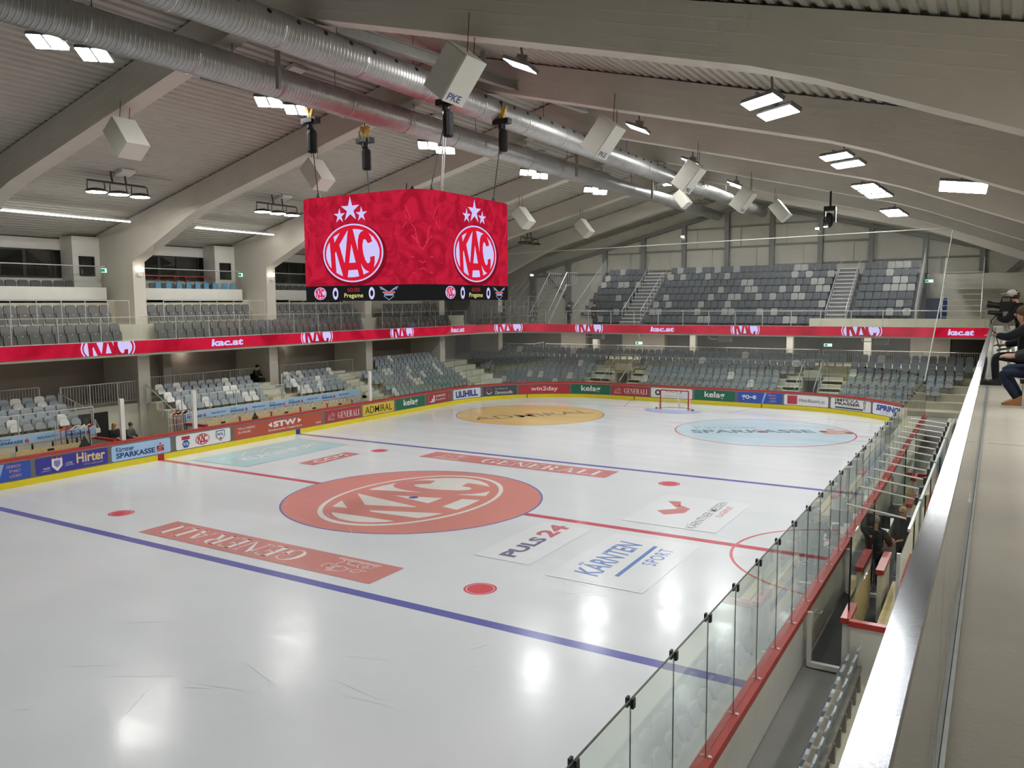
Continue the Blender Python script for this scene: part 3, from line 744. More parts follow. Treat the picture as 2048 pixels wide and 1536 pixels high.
# hospitality boxes above the bench side
M_WFRAME = mat('black window frame', '#1b1b1b', .4, 0, .05)
M_WINDOW = glass_mat('window pane glass', (.22, .22, .2), .9, .1)
M_ROOMW = mat('room wall behind windows', '#7b766c', .9, 0, .1, .8)
nb = 0
for fy in FR[3:6]:
    y0, y1 = fy+.45, fy+7.8
    nb += 1
    w = struct('wall_box_%d' % nb, MB().box(-22.12, -22, y0-.1, y1+.3, 7.03, 8.1).box(-22.12, -22, y0-.1, y1+.3, 9.45, 9.98), M_WHITE)
    for a, b in ((y0+.2, y0+3.2), (y0+3.2, y0+4.35), (y0+4.35, y1-1.6)):
        win = struct('window_%d' % nb, MB().box(-22.04, -21.96, a, b, 8.1, 8.18).box(-22.04, -21.96, a, b, 9.37, 9.45).box(-22.04, -21.96, a, a+.08, 8.18, 9.37).box(-22.04, -21.96, b-.08, b, 8.18, 9.37), M_WFRAME)
        struct('window_pane', MB().box(-22.01, -21.99, a+.08, b-.08, 8.18, 9.37), M_WINDOW, win)
    struct('wall_box_room', MB().box(-22.95, -22.9, y0, y1, 7.1, 9.9), M_ROOMW)
    ya, yb = fy+6.55, fy+7.93
    q = struct('wall_box_bay_%d' % nb, MB().box(-22, -21.0, ya, yb, 7.03, 8.2).box(-22, -21.0, ya, yb, 9.15, 10.1).box(-22, -21.0, ya, ya+.3, 8.2, 9.15).box(-22, -21.0, yb-.3, yb, 8.2, 9.15), M_WHITE)
    win = struct('window_%d' % (nb+3), MB().box(-21.05, -20.96, ya+.3, yb-.3, 8.2, 8.28).box(-21.05, -20.96, ya+.3, yb-.3, 9.07, 9.15).box(-21.05, -20.96, ya+.3, ya+.38, 8.28, 9.07).box(-21.05, -20.96, yb-.38, yb-.3, 8.28, 9.07), M_WFRAME)
    struct('window_pane', MB().box(-21.02, -21.0, ya+.38, yb-.38, 8.28, 9.07), M_WINDOW, win)
    pz = ('southern bay beside the scoreboard cable', 'bay with blue bags', 'bay behind the scoreboard')[nb-1]
    t = thing('box_balustrade', 'white box parapet with glass balustrade, '+pz, 'balustrade', (-20, fy+4, 7.03), group='hospitality box parapets')
    part(t, 'parapet', MB().box(-20.12, -20.0, fy+.9, fy+7.55, 6.9, 7.63), M_WHITE)
    part(t, 'ledge', MB().box(-20.85, -20.12, fy+.9, fy+7.55, 7.5, 7.54), M_WHITE)
    for i in range(4):
        a = fy+.9+6.65*i/4; part(t, 'glass_pane', MB().box(-20.07, -20.055, a+.02, a+6.65/4-.02, 7.63, 8.62), M_CLEAR)
    part(t, 'top_rail', MB().tube([(-20.06, fy+.9, 8.64), (-20.06, fy+7.55, 8.64)], .025, 6), M_STEEL)

# near balcony on the box side, where the picture is taken from
ZS = 5.30
struct('balcony_slab_near_floor', MB().box(16.9, 23, -37, 31, ZS-.55, ZS), M_SLAB)
bl = thing('glass_parapet', 'frameless glass parapet with flat brushed metal handrail on the near balcony', 'parapet', (17.2, -12, ZS))
part(bl, 'handrail', MB().box(17.127, 17.165, -22.6, 28, 6.29, 6.31), mat('brushed aluminium', '#505257', .14, 1.0, .08, 30, .03, 60, stretch=(1, 40, 1)), 'flat brushed metal handrail')
for i in range(16):
    y = -22.6+3.15*i
    part(bl, 'glass_pane', MB().box(17.126, 17.136, y+.008, y+3.142, ZS+.005, 6.29), M_CLEAR)
part(bl, 'base_channel', MB().box(17.108, 17.122, -22.6, 28, ZS, ZS+.012).box(17.138, 17.152, -22.6, 28, ZS, ZS+.012), M_STEEL)
part(bl, 'channel_gap', MB().box(17.122, 17.138, -22.6, 28, ZS, ZS+.004), M_BLACK)
struct('slab_joint_trim', MB().box(17.2, 19, -12.62, -12.6, ZS, ZS+.003), mat('pale joint', '#d4d0c4', .8, 0, .05))
# lower terrace on the box side
def zr(k): return .42*k
p = [(23, -.03), (15.05, -.03)]
for k in range(4): p += [(15.05+.8*k, zr(k)), (15.05+.8*(k+1) if k < 3 else 23, zr(k))]
struct('terrace_floor_boxside', prof_y(p, -37, -6.9), M_CONC)
struct('terrace_floor_boxside', prof_y([(x+1.1, z) if x < 22 else (x, z) for x, z in p], -6.9, 7.2), M_CONC)
struct('terrace_floor_boxside', prof_y(p, 7.2, 31), M_CONC)

# ------------------------------------------------------------------ seats
ORD = 'first second third fourth fifth sixth seventh eighth ninth tenth eleventh twelfth thirteenth fourteenth fifteenth sixteenth seventeenth eighteenth nineteenth twentieth'.split()
def ordw(i):
    if i < 20: return ORD[i]
    t = {2: 'twenty', 3: 'thirty', 4: 'forty', 5: 'fifty'}[(i+1)//10]; r = (i+1) % 10
    return {'twenty': 'twentieth', 'thirty': 'thirtieth', 'forty': 'fortieth', 'fifty': 'fiftieth'}[t] if r == 0 else t+'-'+ORD[r-1]
def plate(outline, y0, y1, lean=0.0):
    return MB().prism(outline, lambda x, z: (x, y0-lean*z, z), lambda x, z: (x, y1-lean*z, z))
def seat_meshes(kind, h):
    m_ = mat('seat plastic '+h, h, .42, 0, .05, 3)
    if kind == 'shell':
        back = MB(); xs = [-.22, -.12, 0, .12, .22]
        back.prism([(-.215, .40), (.215, .40), (.222, .70), (.18, .80), (.1, .825), (-.1, .825), (-.18, .80), (-.222, .70)], lambda x, z: (x, -.10-.12*(z-.4)+.9*x*x, z), lambda x, z: (x, -.13-.12*(z-.4)+.9*x*x, z))
        pan = MB().prism([(-.2, .36), (.2, .36), (.205, .50), (.16, .585), (.07, .62), (-.07, .62), (-.16, .585), (-.205, .50)], lambda x, z: (x, .17-.45*(z-.36), z), lambda x, z: (x, .12-.45*(z-.36), z))
        br = MB().box(-.25, .25, -.16, -.02, .3, .36).box(-.03, .03, -.18, 0, 0, .3)
        return [('backrest', back.mesh('backrest', m_)), ('seat_pan', pan.mesh('seat_pan', m_)), ('bracket', br.mesh('bracket', M_GSTEEL))]
    if kind == 'high':
        back = MB().prism([(-.225, .36), (.225, .36), (.23, .76), (.19, .82), (-.19, .82), (-.23, .76)], lambda x, z: (x, -.08-.1*(z-.4), z), lambda x, z: (x, -.12-.1*(z-.4), z))
        pan = MB().box(-.21, .21, -.08, .16, .34, .4)
        br = MB().box(-.25, .25, -.16, .0, .27, .33).box(-.03, .03, -.16, -.02, 0, .27)
        return [('backrest', back.mesh('backrest', m_)), ('seat_pan', pan.mesh('seat_pan', m_)), ('bracket', br.mesh('bracket', M_BLACK))]
    back = MB().prism([(-.235, .42), (.235, .42), (.24, .80), (.2, .90), (.1, .925), (-.1, .925), (-.2, .90), (-.24, .80)], lambda x, z: (x, -.10-.2*(z-.4), z), lambda x, z: (x, -.17-.2*(z-.4), z))
    pan = MB().prism([(-.215, .16), (-.17, .1), (.17, .1), (.215, .16), (.225, .52), (.18, .56), (-.18, .56), (-.225, .52)], lambda x, z: (x, .06-.15*z, z), lambda x, z: (x, 0-.15*z, z))
    num = MB().box(-.035, .035, .012, .02, .47, .5)
    arm = MB().box(.245, .285, -.16, .1, .5, .54).box(.25, .28, -.08, -.02, 0, .5)
    return [('backrest', back.mesh('backrest', m_)), ('seat_pan', pan.mesh('seat_pan', m_)), ('number_plate', num.mesh('number_plate', M_WHITE)), ('armrest', arm.mesh('armrest', M_GSTEEL))]
_SM = {}
def seat_set(kind, h):
    if (kind, h) not in _SM: _SM[(kind, h)] = seat_meshes(kind, h)
    return _SM[(kind, h)]
CAMP = Vector((17.23, -21.88, 6.72))
SEATS = {'stadium_seat': [], 'grandstand_seat': [], 'cinema_seat': []}
SEAT_MESH = {'stadium_seat': 'shell', 'grandstand_seat': 'high', 'cinema_seat': 'padded'}
def row(name, blk, rword, rk, a, b, pitch, pos, rotz, dark, light, p_light, tone, group):
    n = max(1, int((b-a)/pitch+.01)); off = a+((b-a)-n*pitch)/2+pitch/2
    for i in range(n):
        lt = random.random() < p_light
        word = ('light grey' if lt else tone)
        lab = '%s seat, %s in the %s row of %s' % (word, ordw(i), rword, blk)
        SEATS[name].append((pos(off+i*pitch), rotz, light if lt else dark, lab, group))
DK, LT = '#8f989d', '#dcdcd6'
EAST, SOUTH, WEST = -math.pi/2, math.pi, math.pi/2
G1 = 'folding seats of the lower stands'
# bench side
for k, (y0, y1, y2, y3, y4, y5) in {2: (-8, -1.9, 2.7, 8.5, 10.6, 15.0), 3: (-8, -1.9, 2.7, 8.9, 10.3, 15.2), 4: (-8, -1.9, 2.9, 8.9, 11.2, 15.3)}.items():
    for a, b, blk in ((y0, y1, 'the block before the passage'), (y2, y3, 'the block behind the stick rack'), (y4, y5, 'the block behind the benches')):
        row('stadium_seat', blk, ORD[k-2], k, a, b, .5, lambda y, k=k: (-14.9-.8*k-.1, y, zl(k)), EAST, DK, LT, .22, 'slate grey', G1)
for k, (a, b) in enumerate(((17.0, 25.9), (17.3, 26.3), (17.0, 26.3), (16.9, 26.3), (19.3, 26.4), (20.0, 26.6))):
    row('stadium_seat', 'the corner block beside the glass', ORD[k], k, a, b, .5, lambda y, k=k: (-14.9-.8*k-.1, y, zl(k)), EAST, DK, LT, .14, 'slate grey', G1)
for k in range(6):
    y = 31.3+.8*k
    a = (-16.9, -17.7, -18.8, -20.0, -20.9, -18.3)[k]
    for x0, x1, blk, pl in ((a, (-8.9, -8.8, -8.8, -8.8, -8.4, -7.3)[k], 'the far block by the rink corner', .05), ((-4.7, -4.7, -4.7, -5.7, -5.8, -7.3)[k], (5.2, 5.2, 5.1, 5.8, 7.1, 8.8)[k], 'the block behind the goal', .04), (8.95, (12.6, 14.5, 15.3, 15.8, 16.2, 16.2)[k], 'the far block near the net', .05)):
        row('stadium_seat', blk, ORD[k], k, x0, x1, .5, lambda x, k=k, y=y: (x, y+.08, zf(k)), SOUTH, DK, LT, pl, 'slate grey', G1)
# box side, seen from above and through the glass
for a, b, blk in ((-14.2, -7.1, 'the block below the near balcony'), (8.0, 15.2, 'the block beyond the penalty boxes')):
    for k in range(1 if a < 0 else 2):
        row('stadium_seat', blk, ORD[k], k, a, b, .5, lambda y, k=k: (15.3+.8*k, y, zr(k)), WEST, DK, LT, .0, 'slate grey', G1)
for k in range(2):
    row('stadium_seat', 'the box side corner block', ORD[k], k, 19.0, 22.5, .5, lambda y, k=k: (15.6+.8*k, y, zr(k+1)), WEST, DK, LT, .0, 'slate grey', G1)
# far upper stand
DU, LU = '#5d6266', '#a4a4a0'
G2 = 'seats of the far upper stand'
for k in range(8):
    for x0, x1, blk in ((-10.9, -7.4, 'the upper block beside the stage'), (-5.65, 7.25, 'the upper middle block'), (8.7, 12.6, 'the upper block by the net edge')):
        if k < 1 and x0 > 8: continue
        row('grandstand_seat', blk, ORD[k], k, x0, x1, .5, lambda x, k=k: (x, 35.05+.8*k, zu(k)), SOUTH, DU, LU, .26, 'charcoal', G2)
# bench side balcony and boxes
DB = '#605f5d'
G3 = 'padded seats of the bench side balcony'
for y0, y1, blk in ((-5.6, 1.0, 'the near balcony block'), (2.5, 17.7, 'the balcony block under the scoreboard'), (19.1, 27.2, 'the balcony block near the corner')):
    row('cinema_seat', blk, 'front', 0, y0, y1, .53, lambda y: (-17.55, y, 5.0), EAST, DB, DB, 0, 'charcoal', G3)
for y0, y1, blk in ((-5.0, 1.2, 'the near balcony block'), (2.9, 9.4, 'the balcony block after one column'), (10.9, 18.0, 'the balcony block under the scoreboard'), (20.6, 28.2, 'the balcony block near the corner')):
    row('cinema_seat', blk, 'rear', 1, y0, y1, .53, lambda y: (-18.5, y, 5.86), EAST, DB, DB, 0, 'charcoal', G3)
for y0, y1, blk in ((-4.2, 1.6, 'the box before the first column'), (4.6, 10.0, 'the box with blue bags'), (12.6, 17.9, 'the box behind the scoreboard')):
    row('cinema_seat', blk, 'only', 0, y0, y1, .55, lambda y: (-20.9, y, 7.03), EAST, DB, DB, 0, 'charcoal', 'padded seats of the hospitality boxes')
for name, L in SEATS.items():
    L.sort(key=lambda s: (Vector(s[0])-CAMP).length)
    for i, (p, rz, h, lab, g) in enumerate(L[:300]):
        t = thing(name, lab, 'seat', p, rz, g)
        for pn, me in seat_set(SEAT_MESH[name], h): link(pn, me, t)
    rest = L[300:]
    if rest:
        bym = {}
        for p, rz, h, lab, g in rest: bym.setdefault(h, []).append((p, rz))
        V, F, MI, mats = [], [], [], []
        for h, ps in bym.items():
            for pn, me in seat_set(SEAT_MESH[name], h):
                mm = me.materials[0]
                if mm not in mats: mats.append(mm)
                for p, rz in ps:
                    b = len(V); c, s = math.cos(rz), math.sin(rz)
                    V += [(v.co.x*c-v.co.y*s+p[0], v.co.x*s+v.co.y*c+p[1], v.co.z+p[2]) for v in me.vertices]
                    for q in me.polygons: F.append(tuple(j+b for j in q.vertices)); MI.append(mats.index(mm))
        me = bpy.data.meshes.new(name+'_mass'); me.from_pydata(V, [], F)
        for mm in mats: me.materials.append(mm)
        me.polygons.foreach_set('material_index', MI); me.update()
        tag(link('distant_seating', me), {'stadium_seat': 'distant slate grey seats of the far lower stands', 'grandstand_seat': 'topmost charcoal seats of the far upper stand'}.get(name, 'distant seats'), 'seating', None, 'stuff')

# ------------------------------------------------------------------ railings
def railing(label, pts, h=1.0, spacing=1.87, infill=None, mid=True, m=None, r=.024, group=None, name='railing', closed_ends=True):
    m = m or M_STEEL; P = [Vector(p) for p in pts]
    t = thing(name, label, 'railing', P[0], 0, group)
    up = Vector((0, 0, h))
    part(t, 'top_rail', MB().tube([p+up for p in P], r, 6), m)
    if mid: part(t, 'lower_rail', MB().tube([p+up*.12 for p in P], r*.6, 5), m)
    for a, b in zip(P, P[1:]):
        n = max(1, int(round((b-a).length/spacing)))
        for i in range(n+(1 if b is P[-1] else 0)):
            q = a.lerp(b, i/n); part(t, 'post', MB().bar(q, q+up, r*1.8), m)
    if infill == 'bars':
        mb = MB()
        for a, b in zip(P, P[1:]):
            n = int((b-a).length/.13)
            for i in range(n): q = a.lerp(b, (i+.5)/n); mb.bar(q+up*.12, q+up*.97, .016)
        part(t, 'baluster_bars', mb, m, kind='stuff')
    if infill == 'glass':
        for a, b in zip(P, P[1:]):
            n = max(1, int(round((b-a).length/spacing)))
            for i in range(n):
                q0, q1 = a.lerp(b, (i+.03)/n), a.lerp(b, (i+.97)/n)
                part(t, 'glass_pane', MB().obox((q0+q1)/2+up*.52, (q1-q0)/2, Vector((-(q1-q0).y, (q1-q0).x, 0)).normalized()*.006, up*.4), M_CLEAR)
    return t
GR = 'steel railings of the stands'
railing('steel post railing on the far upper balcony above the ribbon screen', [(-13.0, 33.4, 5.0), (16.6, 33.4, 5.0)], 1.12, 1.87, None, False, group=GR)
railing('steel railing with bars behind the far lower seats, corner length', [(-20.5, 36.0, 2.4), (-15.5, 36.0, 2.4), (-14.6, 36.0, 2.55)], 1.0, 2.2, 'bars', group=GR)
railing('steel railing with bars behind the far lower seats, goal length', [(-14.4, 36.0, 2.4), (6.9, 36.0, 2.4)], 1.05, 2.2, 'bars', group=GR)
railing('steel railing with bars behind the far lower seats, net edge length', [(7.1, 36.0, 2.4), (17.2, 36.0, 2.4)], 1.05, 2.2, 'bars', group=GR)
for a, b, w in ((-7.1, -5.65, 'goal'), (6.35, 7.5, 'net edge')):
    for x, side in ((a, 'bench side'), (b, 'box side')):
        railing('sloping steel handrail on the %s of the %s passage' % (side, w), [(x, 30.95, .25), (x, 33.9, 1.85)], 1.0, 1.6, None, True, group=GR)
    railing('steel rail across the top of the %s passage' % w, [(a-.2, 33.9, 1.95), (b+.3, 33.9, 1.95)], .95, 1.2, None, True, group=GR)
for a, b, w in ((-7.25, -5.75, 'scaffold stairs'), (7.35, 8.6, 'net edge')):
    for x, side in ((a, 'bench side'), (b, 'box side')):
        railing('stepped steel handrail on the %s of the upper aisle by the %s' % (side, w), [(x, 35.0, 5.3), (x, 41.0, 9.15)], .85, .8, None, True, group=GR, r=.018)
railing('steel end railing of the upper stand beside the scaffold stairs', [(-11.25, 34.6, 5.2), (-11.25, 41.0, 9.3)], 1.1, 1.2, 'bars', True, group=GR)
railing('steel end railing of the upper stand beside the blue door', [(12.75, 34.6, 5.2), (12.75, 41.0, 9.3)], 1.1, 1.2, 'bars', True, group=GR)
for fy, nm in ((FR[3], 'before the first column'), (FR[4], 'beside the first column'), (FR[5], 'under the scoreboard'), (FR[6], 'near the corner')):
    railing('thin steel post railing in front of the rear balcony row '+nm, [(-18.05, fy+1.0 if fy > -5 else -7, 5.86), (-18.05, fy+7.4, 5.86)], 1.12, 1.1, None, False, group=GR, r=.016)
railing('glass balustrade along the bench side balcony edge', [(-17.15, -12, 5.08), (-17.15, 28.5, 5.08)], 1.14, 1.9, 'glass', False, group=GR, r=.014)
for y0, y1, nm in ((-8, -1.8, 'before the passage'), (2.6, 9.0, 'behind the stick rack'), (10.3, 15.1, 'behind the benches')):
    railing('glazed steel railing above the banner wall '+nm, [(-15.86, y0, 1.66), (-15.86, y1, 1.66)], .78, 1.6, 'glass', False, group=GR)
for y0, y1, nm in ((-9, -2.2, 'before the passage'), (2.9, 10.0, 'beside the first column'), (11.3, 18.2, 'under the scoreboard'), (19.7, 26.4, 'near the corner')):
    railing('steel rail with dark bars behind the lower bench side seats '+nm, [(-19.2, y0, 2.1), (-19.2, y1, 2.1)], 1.05, 2.0, 'bars', True, group=GR)
railing('barred steel railing around the passage in the bench side stand', [(-18.6, -1.6, 2.05), (-18.6, 2.5, 2.05)], 1.05, 1.3, 'bars', True, group=GR)
railing('sloping steel handrail beside the passage steps before the woman in black', [(-18.3, -1.85, 1.95), (-15.9, -1.85, 1.3)], .95, 1.4, None, False, group=GR)
railing('sloping steel handrail on the far side of the passage steps', [(-18.3, 2.45, 1.95), (-15.9, 2.45, .6)], .95, 1.4, None, False, group=GR)
railing('arched steel handrail at the aisle between the bench side blocks', [(-15.9, 8.9, 1.6), (-16.3, 9.3, 2.05), (-16.3, 9.9, 2.05), (-15.9, 10.3, 1.6)], .9, .8, None, False, group=GR)

# ------------------------------------------------------------------ ribbon screen along the balcony
def clip_poly(p, c):
    for sgn in (1, -1):
        out = []
        for i in range(len(p)):
            a, b = p[i], p[(i+1) % len(p)]; fa, fb = sgn*a[1] <= c, sgn*b[1] <= c
            if fa: out.append(a)
            if fa != fb:
                t = (sgn*c-a[1])/(b[1]-a[1]); out.append((a[0]+(b[0]-a[0])*t, sgn*c))
        p = out
        if not p: break
    return p
def emblem_band(c, y0=0.0):
    ts = []; rv, rf = ring(1, 1, .95, 72)
    polys = [[rv[i] for i in f] for f in rf]+[[((x-762)/602, (788-y)/582) for x, y in p] for p in _K]
    for p in polys:
        q = clip_poly([(x, y-y0) for x, y in p], c)
        if len(q) > 2: ts.append(fill(q))
    return join(*ts)
_bl = [Vector((x, y, 0)) for x, y in bal_line(14)]
_bd = [0.0]
for a, b in zip(_bl, _bl[1:]): _bd.append(_bd[-1]+(b-a).length)
def rib(s):
    for i in range(len(_bl)-1):
        if s <= _bd[i+1] or i == len(_bl)-2:
            a, b = _bl[i], _bl[i+1]; d = (b-a).normalized(); return a+d*(s-_bd[i]), Vector((d.y, -d.x, 0))
RIB_R = screen_mat('lit red ribbon screen', '#bd1d39', '#9c1329', .35)
E_LILAC = emitter('lit lilac lettering', '#c9c3f2', 1.0)
rb = thing('ribbon_screen', 'long red LED ribbon screen along the balcony fronts with club emblems', 'screen', (XB, -10, ZB))
mb = MB(); ss = sorted(set([_bd[0]]+_bd+[_bd[0]+i*4.0 for i in range(12)])); 
for nm, o0, o1, m_ in (('housing', -.1, -.004, M_BLACK), ('screen', -.004, .0, RIB_R)):
    mb = MB()
    for s in ss:
        p, n = rib(s)
        for o, z in ((o0, ZB), (o1, ZB), (o1, ZT), (o0, ZT)): mb.v.append(tuple(p+n*o+Vector((0, 0, z))))
    for k in range(len(ss)-1):
        for j in range(4): mb.f.append((4*k+j, 4*k+4+j, 4*k+4+(j+1) % 4, 4*k+(j+1) % 4))
    part(rb, nm, mb, m_)
part(rb, 'top_cover', MB().box(XB-.1, XB+.02, -16, YB-RB, ZT, ZT+.03).box(XB+RB, 17, YB-.02, YB+.1, ZT, ZT+.03), M_STEEL)
def on_rib(s0, w):
    def g(u, v):
        p, n = rib(s0+u); return p+n*.006+Vector((0, 0, (ZT+ZB)/2+v))
    return g
sL = lambda y: y+16.0
sF = lambda x: _bd[-1]-(17.0-x)
EB = emblem_band(.385, -.05)
for s, w in ((sL(-.2), 1.3), (sL(12.8), 1.3), (sL(20.7), 1.25), (_bd[1]+RB*math.pi/4+.3, 1.15), (sF(-9.12), 1.15), (sF(2.56), .98), (sF(9.87), 1.2)):
    part(rb, 'club_emblem', MB().flat(EB, lambda u, v, s=s, w=w: on_rib(s, w)(u*w, v*.765)), E_LILAC)
for s, w in ((sL(6.34), 2.0), (sL(27.2), 1.7), (sF(-3.35), 1.75), (sF(15.35), 1.35)):
    part(rb, 'web_lettering', MB().flat(text('kac.at', w, .36, .04, .15, cx=0), lambda u, v, s=s, w=w: on_rib(s, w)(u, v-.17)), E_LILAC)

# ------------------------------------------------------------------ scoreboard cube
JH, JR = 2.68, .9
JZ0, JZ1, JZM = 6.86, 10.12, 7.32
def jum(s, off=0.0):
    """perimeter of the cube from the middle of the south face, anticlockwise seen from above"""
    f = JH-JR; a = JR*math.pi/2; side = 2*f+a
    s = (s+f) % (4*side); k = int(s//side); s -= k*side
    if s < 2*f: p = Vector((-f+s, -JH-off, 0)); n = Vector((0, -1, 0))
    else:
        t = (s-2*f)/JR; p = Vector((f+(JR+off)*math.sin(t), -f-(JR+off)*math.cos(t), 0)); n = Vector((math.sin(t), -math.cos(t), 0))
    R = Matrix.Rotation(k*math.pi/2, 3, 'Z'); return R@p
JSIDE = 2*(JH-JR)+JR*math.pi/2
jb = thing('scoreboard_cube', 'four-sided red LED scoreboard hanging over centre ice', 'scoreboard', (0, 0, JZ0))
def jband(z0, z1, off):
    n = 96; mb = MB()
    for i in range(n):
        p = jum(4*JSIDE*i/n, off); mb.v += [(p.x, p.y, z0), (p.x, p.y, z1)]
    for i in range(n): a, b = 2*i, 2*((i+1) % n); mb.f.append((a, b, b+1, a+1))
    mb.f.append(tuple(2*i+1 for i in range(n))); mb.f.append(tuple(2*i for i in range(n))[::-1])
    return mb
part(jb, 'screen_wall', jband(JZM, JZ1, 0), screen_mat('lit red cube screen', '#bd1e39', '#9d152b', 1.6), 'red screen with cloudy pattern')
part(jb, 'score_strip', jband(JZ0, JZM, 0), emitter('dark score strip', '#1c1c1d', 1.0), 'black strip with score and clock')
part(jb, 'frame_top', MB().tube([(-1.6, -1.6, JZ1+.1), (1.6, -1.6, JZ1+.1), (1.6, 1.6, JZ1+.1), (-1.6, 1.6, JZ1+.1), (-1.6, -1.6, JZ1+.1)], .06, 5), M_DSTEEL)
E_RED = emitter('lit red emblem', '#cf1c33', 1.0); E_DK = emitter('lit dark red shade', '#7c1020', 1.0)
E_CLK = emitter('lit dull red digits', '#a83038', 1.0); E_YEL = emitter('lit yellow lettering', '#e8e08a', 1.0); E_NAVY = emitter('lit navy', '#1c1a5e', 1.0)
E_STEELB = emitter('lit steel blue', '#8fa0c8', 1.0); E_SALM = emitter('lit salmon', '#c46a60', 1.0)
def on_jum(s0, z0, off):
    def g(u, v): p = jum(s0+u, off); return (p.x, p.y, z0+v)
    return g
def jpart(name, t, s0, z0, off, m): return part(jb, name, MB().flat(t, on_jum(s0, z0, off)), m)
eagle = join(*[stroke([(sx*.05, .02), (sx*.3, .1+.03*i), (sx*(.36-.03*i), .17-.05*i)], .016) for sx in (-1, 1) for i in range(3)], stroke([(-.2, -.12), (0, -.24), (.2, -.12)], .02))
for f in range(4):
    c = f*JSIDE; e = c+(-.1 if f % 2 == 0 else .04)
    jpart('emblem_shade', at(xf(disc(1, n=40), 1.33, .96), .05, -.05), e, 8.31, .004, E_DK)
    jpart('club_emblem', xf(disc(1, n=48), 1.24, .9), e, 8.32, .008, E_RED)
    jpart('club_emblem_letters', xf(emblem(), 1.24, .9), e, 8.32, .012, E_LILAC)
    for dx, z, r in ((-.05, 9.66, .36), (-.5, 9.49, .22), (.4, 9.49, .22)): jpart('star', star(0, 0, r*1.1, .36), e+dx, z, .012, E_LILAC)
    b = e
    jpart('small_emblem', xf(disc(1, n=24), .27, .2), b-1.42, 7.08, .006, E_LILAC)
    jpart('small_emblem', xf(disc(1, n=24), .25, .185), b-1.42, 7.08, .008, E_RED)
    jpart('small_emblem_letters', xf(emblem(), .25, .185), b-1.42, 7.08, .01, E_LILAC)
    for d in (-.76, .74): jpart('score_digit', ring(.12, .19, .5, 24), b+d, 7.07, .008, E_LILAC)
    jpart('clock_digits', text('60:00', .5, .13, cx=0), b, 7.12, .008, E_CLK)
    jpart('status_lettering', text('Pregame', .78, .18, .004, cx=0), b, 6.9, .008, E_YEL)
    jpart('guest_emblem', eagle, b+1.42, 7.1, .008, E_STEELB)
    jpart('guest_emblem_band', join(rect(-.24, .0, .24, .06)), b+1.42, 7.06, .01, E_SALM); jpart('guest_emblem_band', rect(-.18, -.07, .18, -.01), b+1.42, 7.06, .01, E_STEELB)
    jpart('screen_figure', join(*[stroke(q, .022) for q in ([(-.5, .6), (-.2, .2), (-.15, -.2), (0, -.4), (.15, -.2), (.2, .2), (.5, .6)], [(-.9, .1), (-.3, .0), (-.1, -.2)], [(.9, .1), (.3, 0), (.1, -.2)], [(-.7, -.8), (-.3, -.6), (0, -.8), (.3, -.6), (.7, -.8)], [(-.3, -1.1), (0, -.95), (.3, -1.1)], [(-.6, .25), (-.35, .55), (-.5, .9)], [(.6, .25), (.35, .55), (.5, .9)])]), c+JSIDE/2, 8.75, .006, emitter('lit bright red lines', '#d83a4e', 1.0))
lug = MB().tube([(.6, -.4, JZ1), (.2, 0, JZ1+.5), (-.2, .2, JZ1+.1)], .05, 6).tube([(.3, -.5, JZ1), (.1, -.2, JZ1+.6)], .04, 6)
part(jb, 'cable_bundle', lug, M_BLACK)
# hoists
M_YHOIST = mat('yellow clamp paint', '#d8a818', .4, 0, .05)
hd = (('over the bench side front corner', (-2.4, -2.0), 12.72, 13.3), ('over the bench side rear edge', (-2.3, .55), 12.5, 13.25), ('over the far corner', (2.05, 2.75), 13.05, 13.75), ('half hidden behind the big white speaker', (2.75, -1.55), 12.75, 13.9))
for nm, (x, y), z, zt in hd:
    t = thing('chain_hoist', 'black chain hoist with yellow clamp '+nm+' of the scoreboard', 'hoist', (x, y, z), group='scoreboard hoists')
    part(t, 'motor', MB().box(x-.32, x+.32, y-.13, y+.13, z-.09, z+.09).box(x-.2, x+.2, y-.17, y+.17, z-.06, z+.06).lathe([(.1, -.28), (.13, -.22), (.13, -.09)], (x, y, z), 10), M_BLACK)
    part(t, 'chain_bag', MB().lathe([(.13, -1.02), (.16, -.98), (.16, -.4), (.13, -.3)], (x+.05, y, z), 10), mat('black chain bag', '#141416', .8))
    part(t, 'clamp', MB().bar((x-.16, y, z+.5), (x-.02, y, z+.12), .1).bar((x+.16, y, z+.5), (x+.02, y, z+.12), .1).bar((x-.2, y, z+.45), (x+.2, y, z+.45), .07), M_YHOIST)
    part(t, 'strap', MB().tube([(x-.15, y, z+.5), (x-.28, y, z+.3), (x-.22, y, z+.1)], .015, 5).tube([(x, y, z+.4), (x, y, zt)], .02, 5), M_BLACK)
    cx, cy = max(-2.15, min(2.15, x)), max(-2.15, min(2.15, y))
    part(t, 'load_chain', MB().tube([(x, y, z-.3), (cx, cy, JZ1+.25)], .018, 5).lathe([(.05, 0), (.08, .12), (.04, .25)], (cx, cy, JZ1), 8), M_DSTEEL)
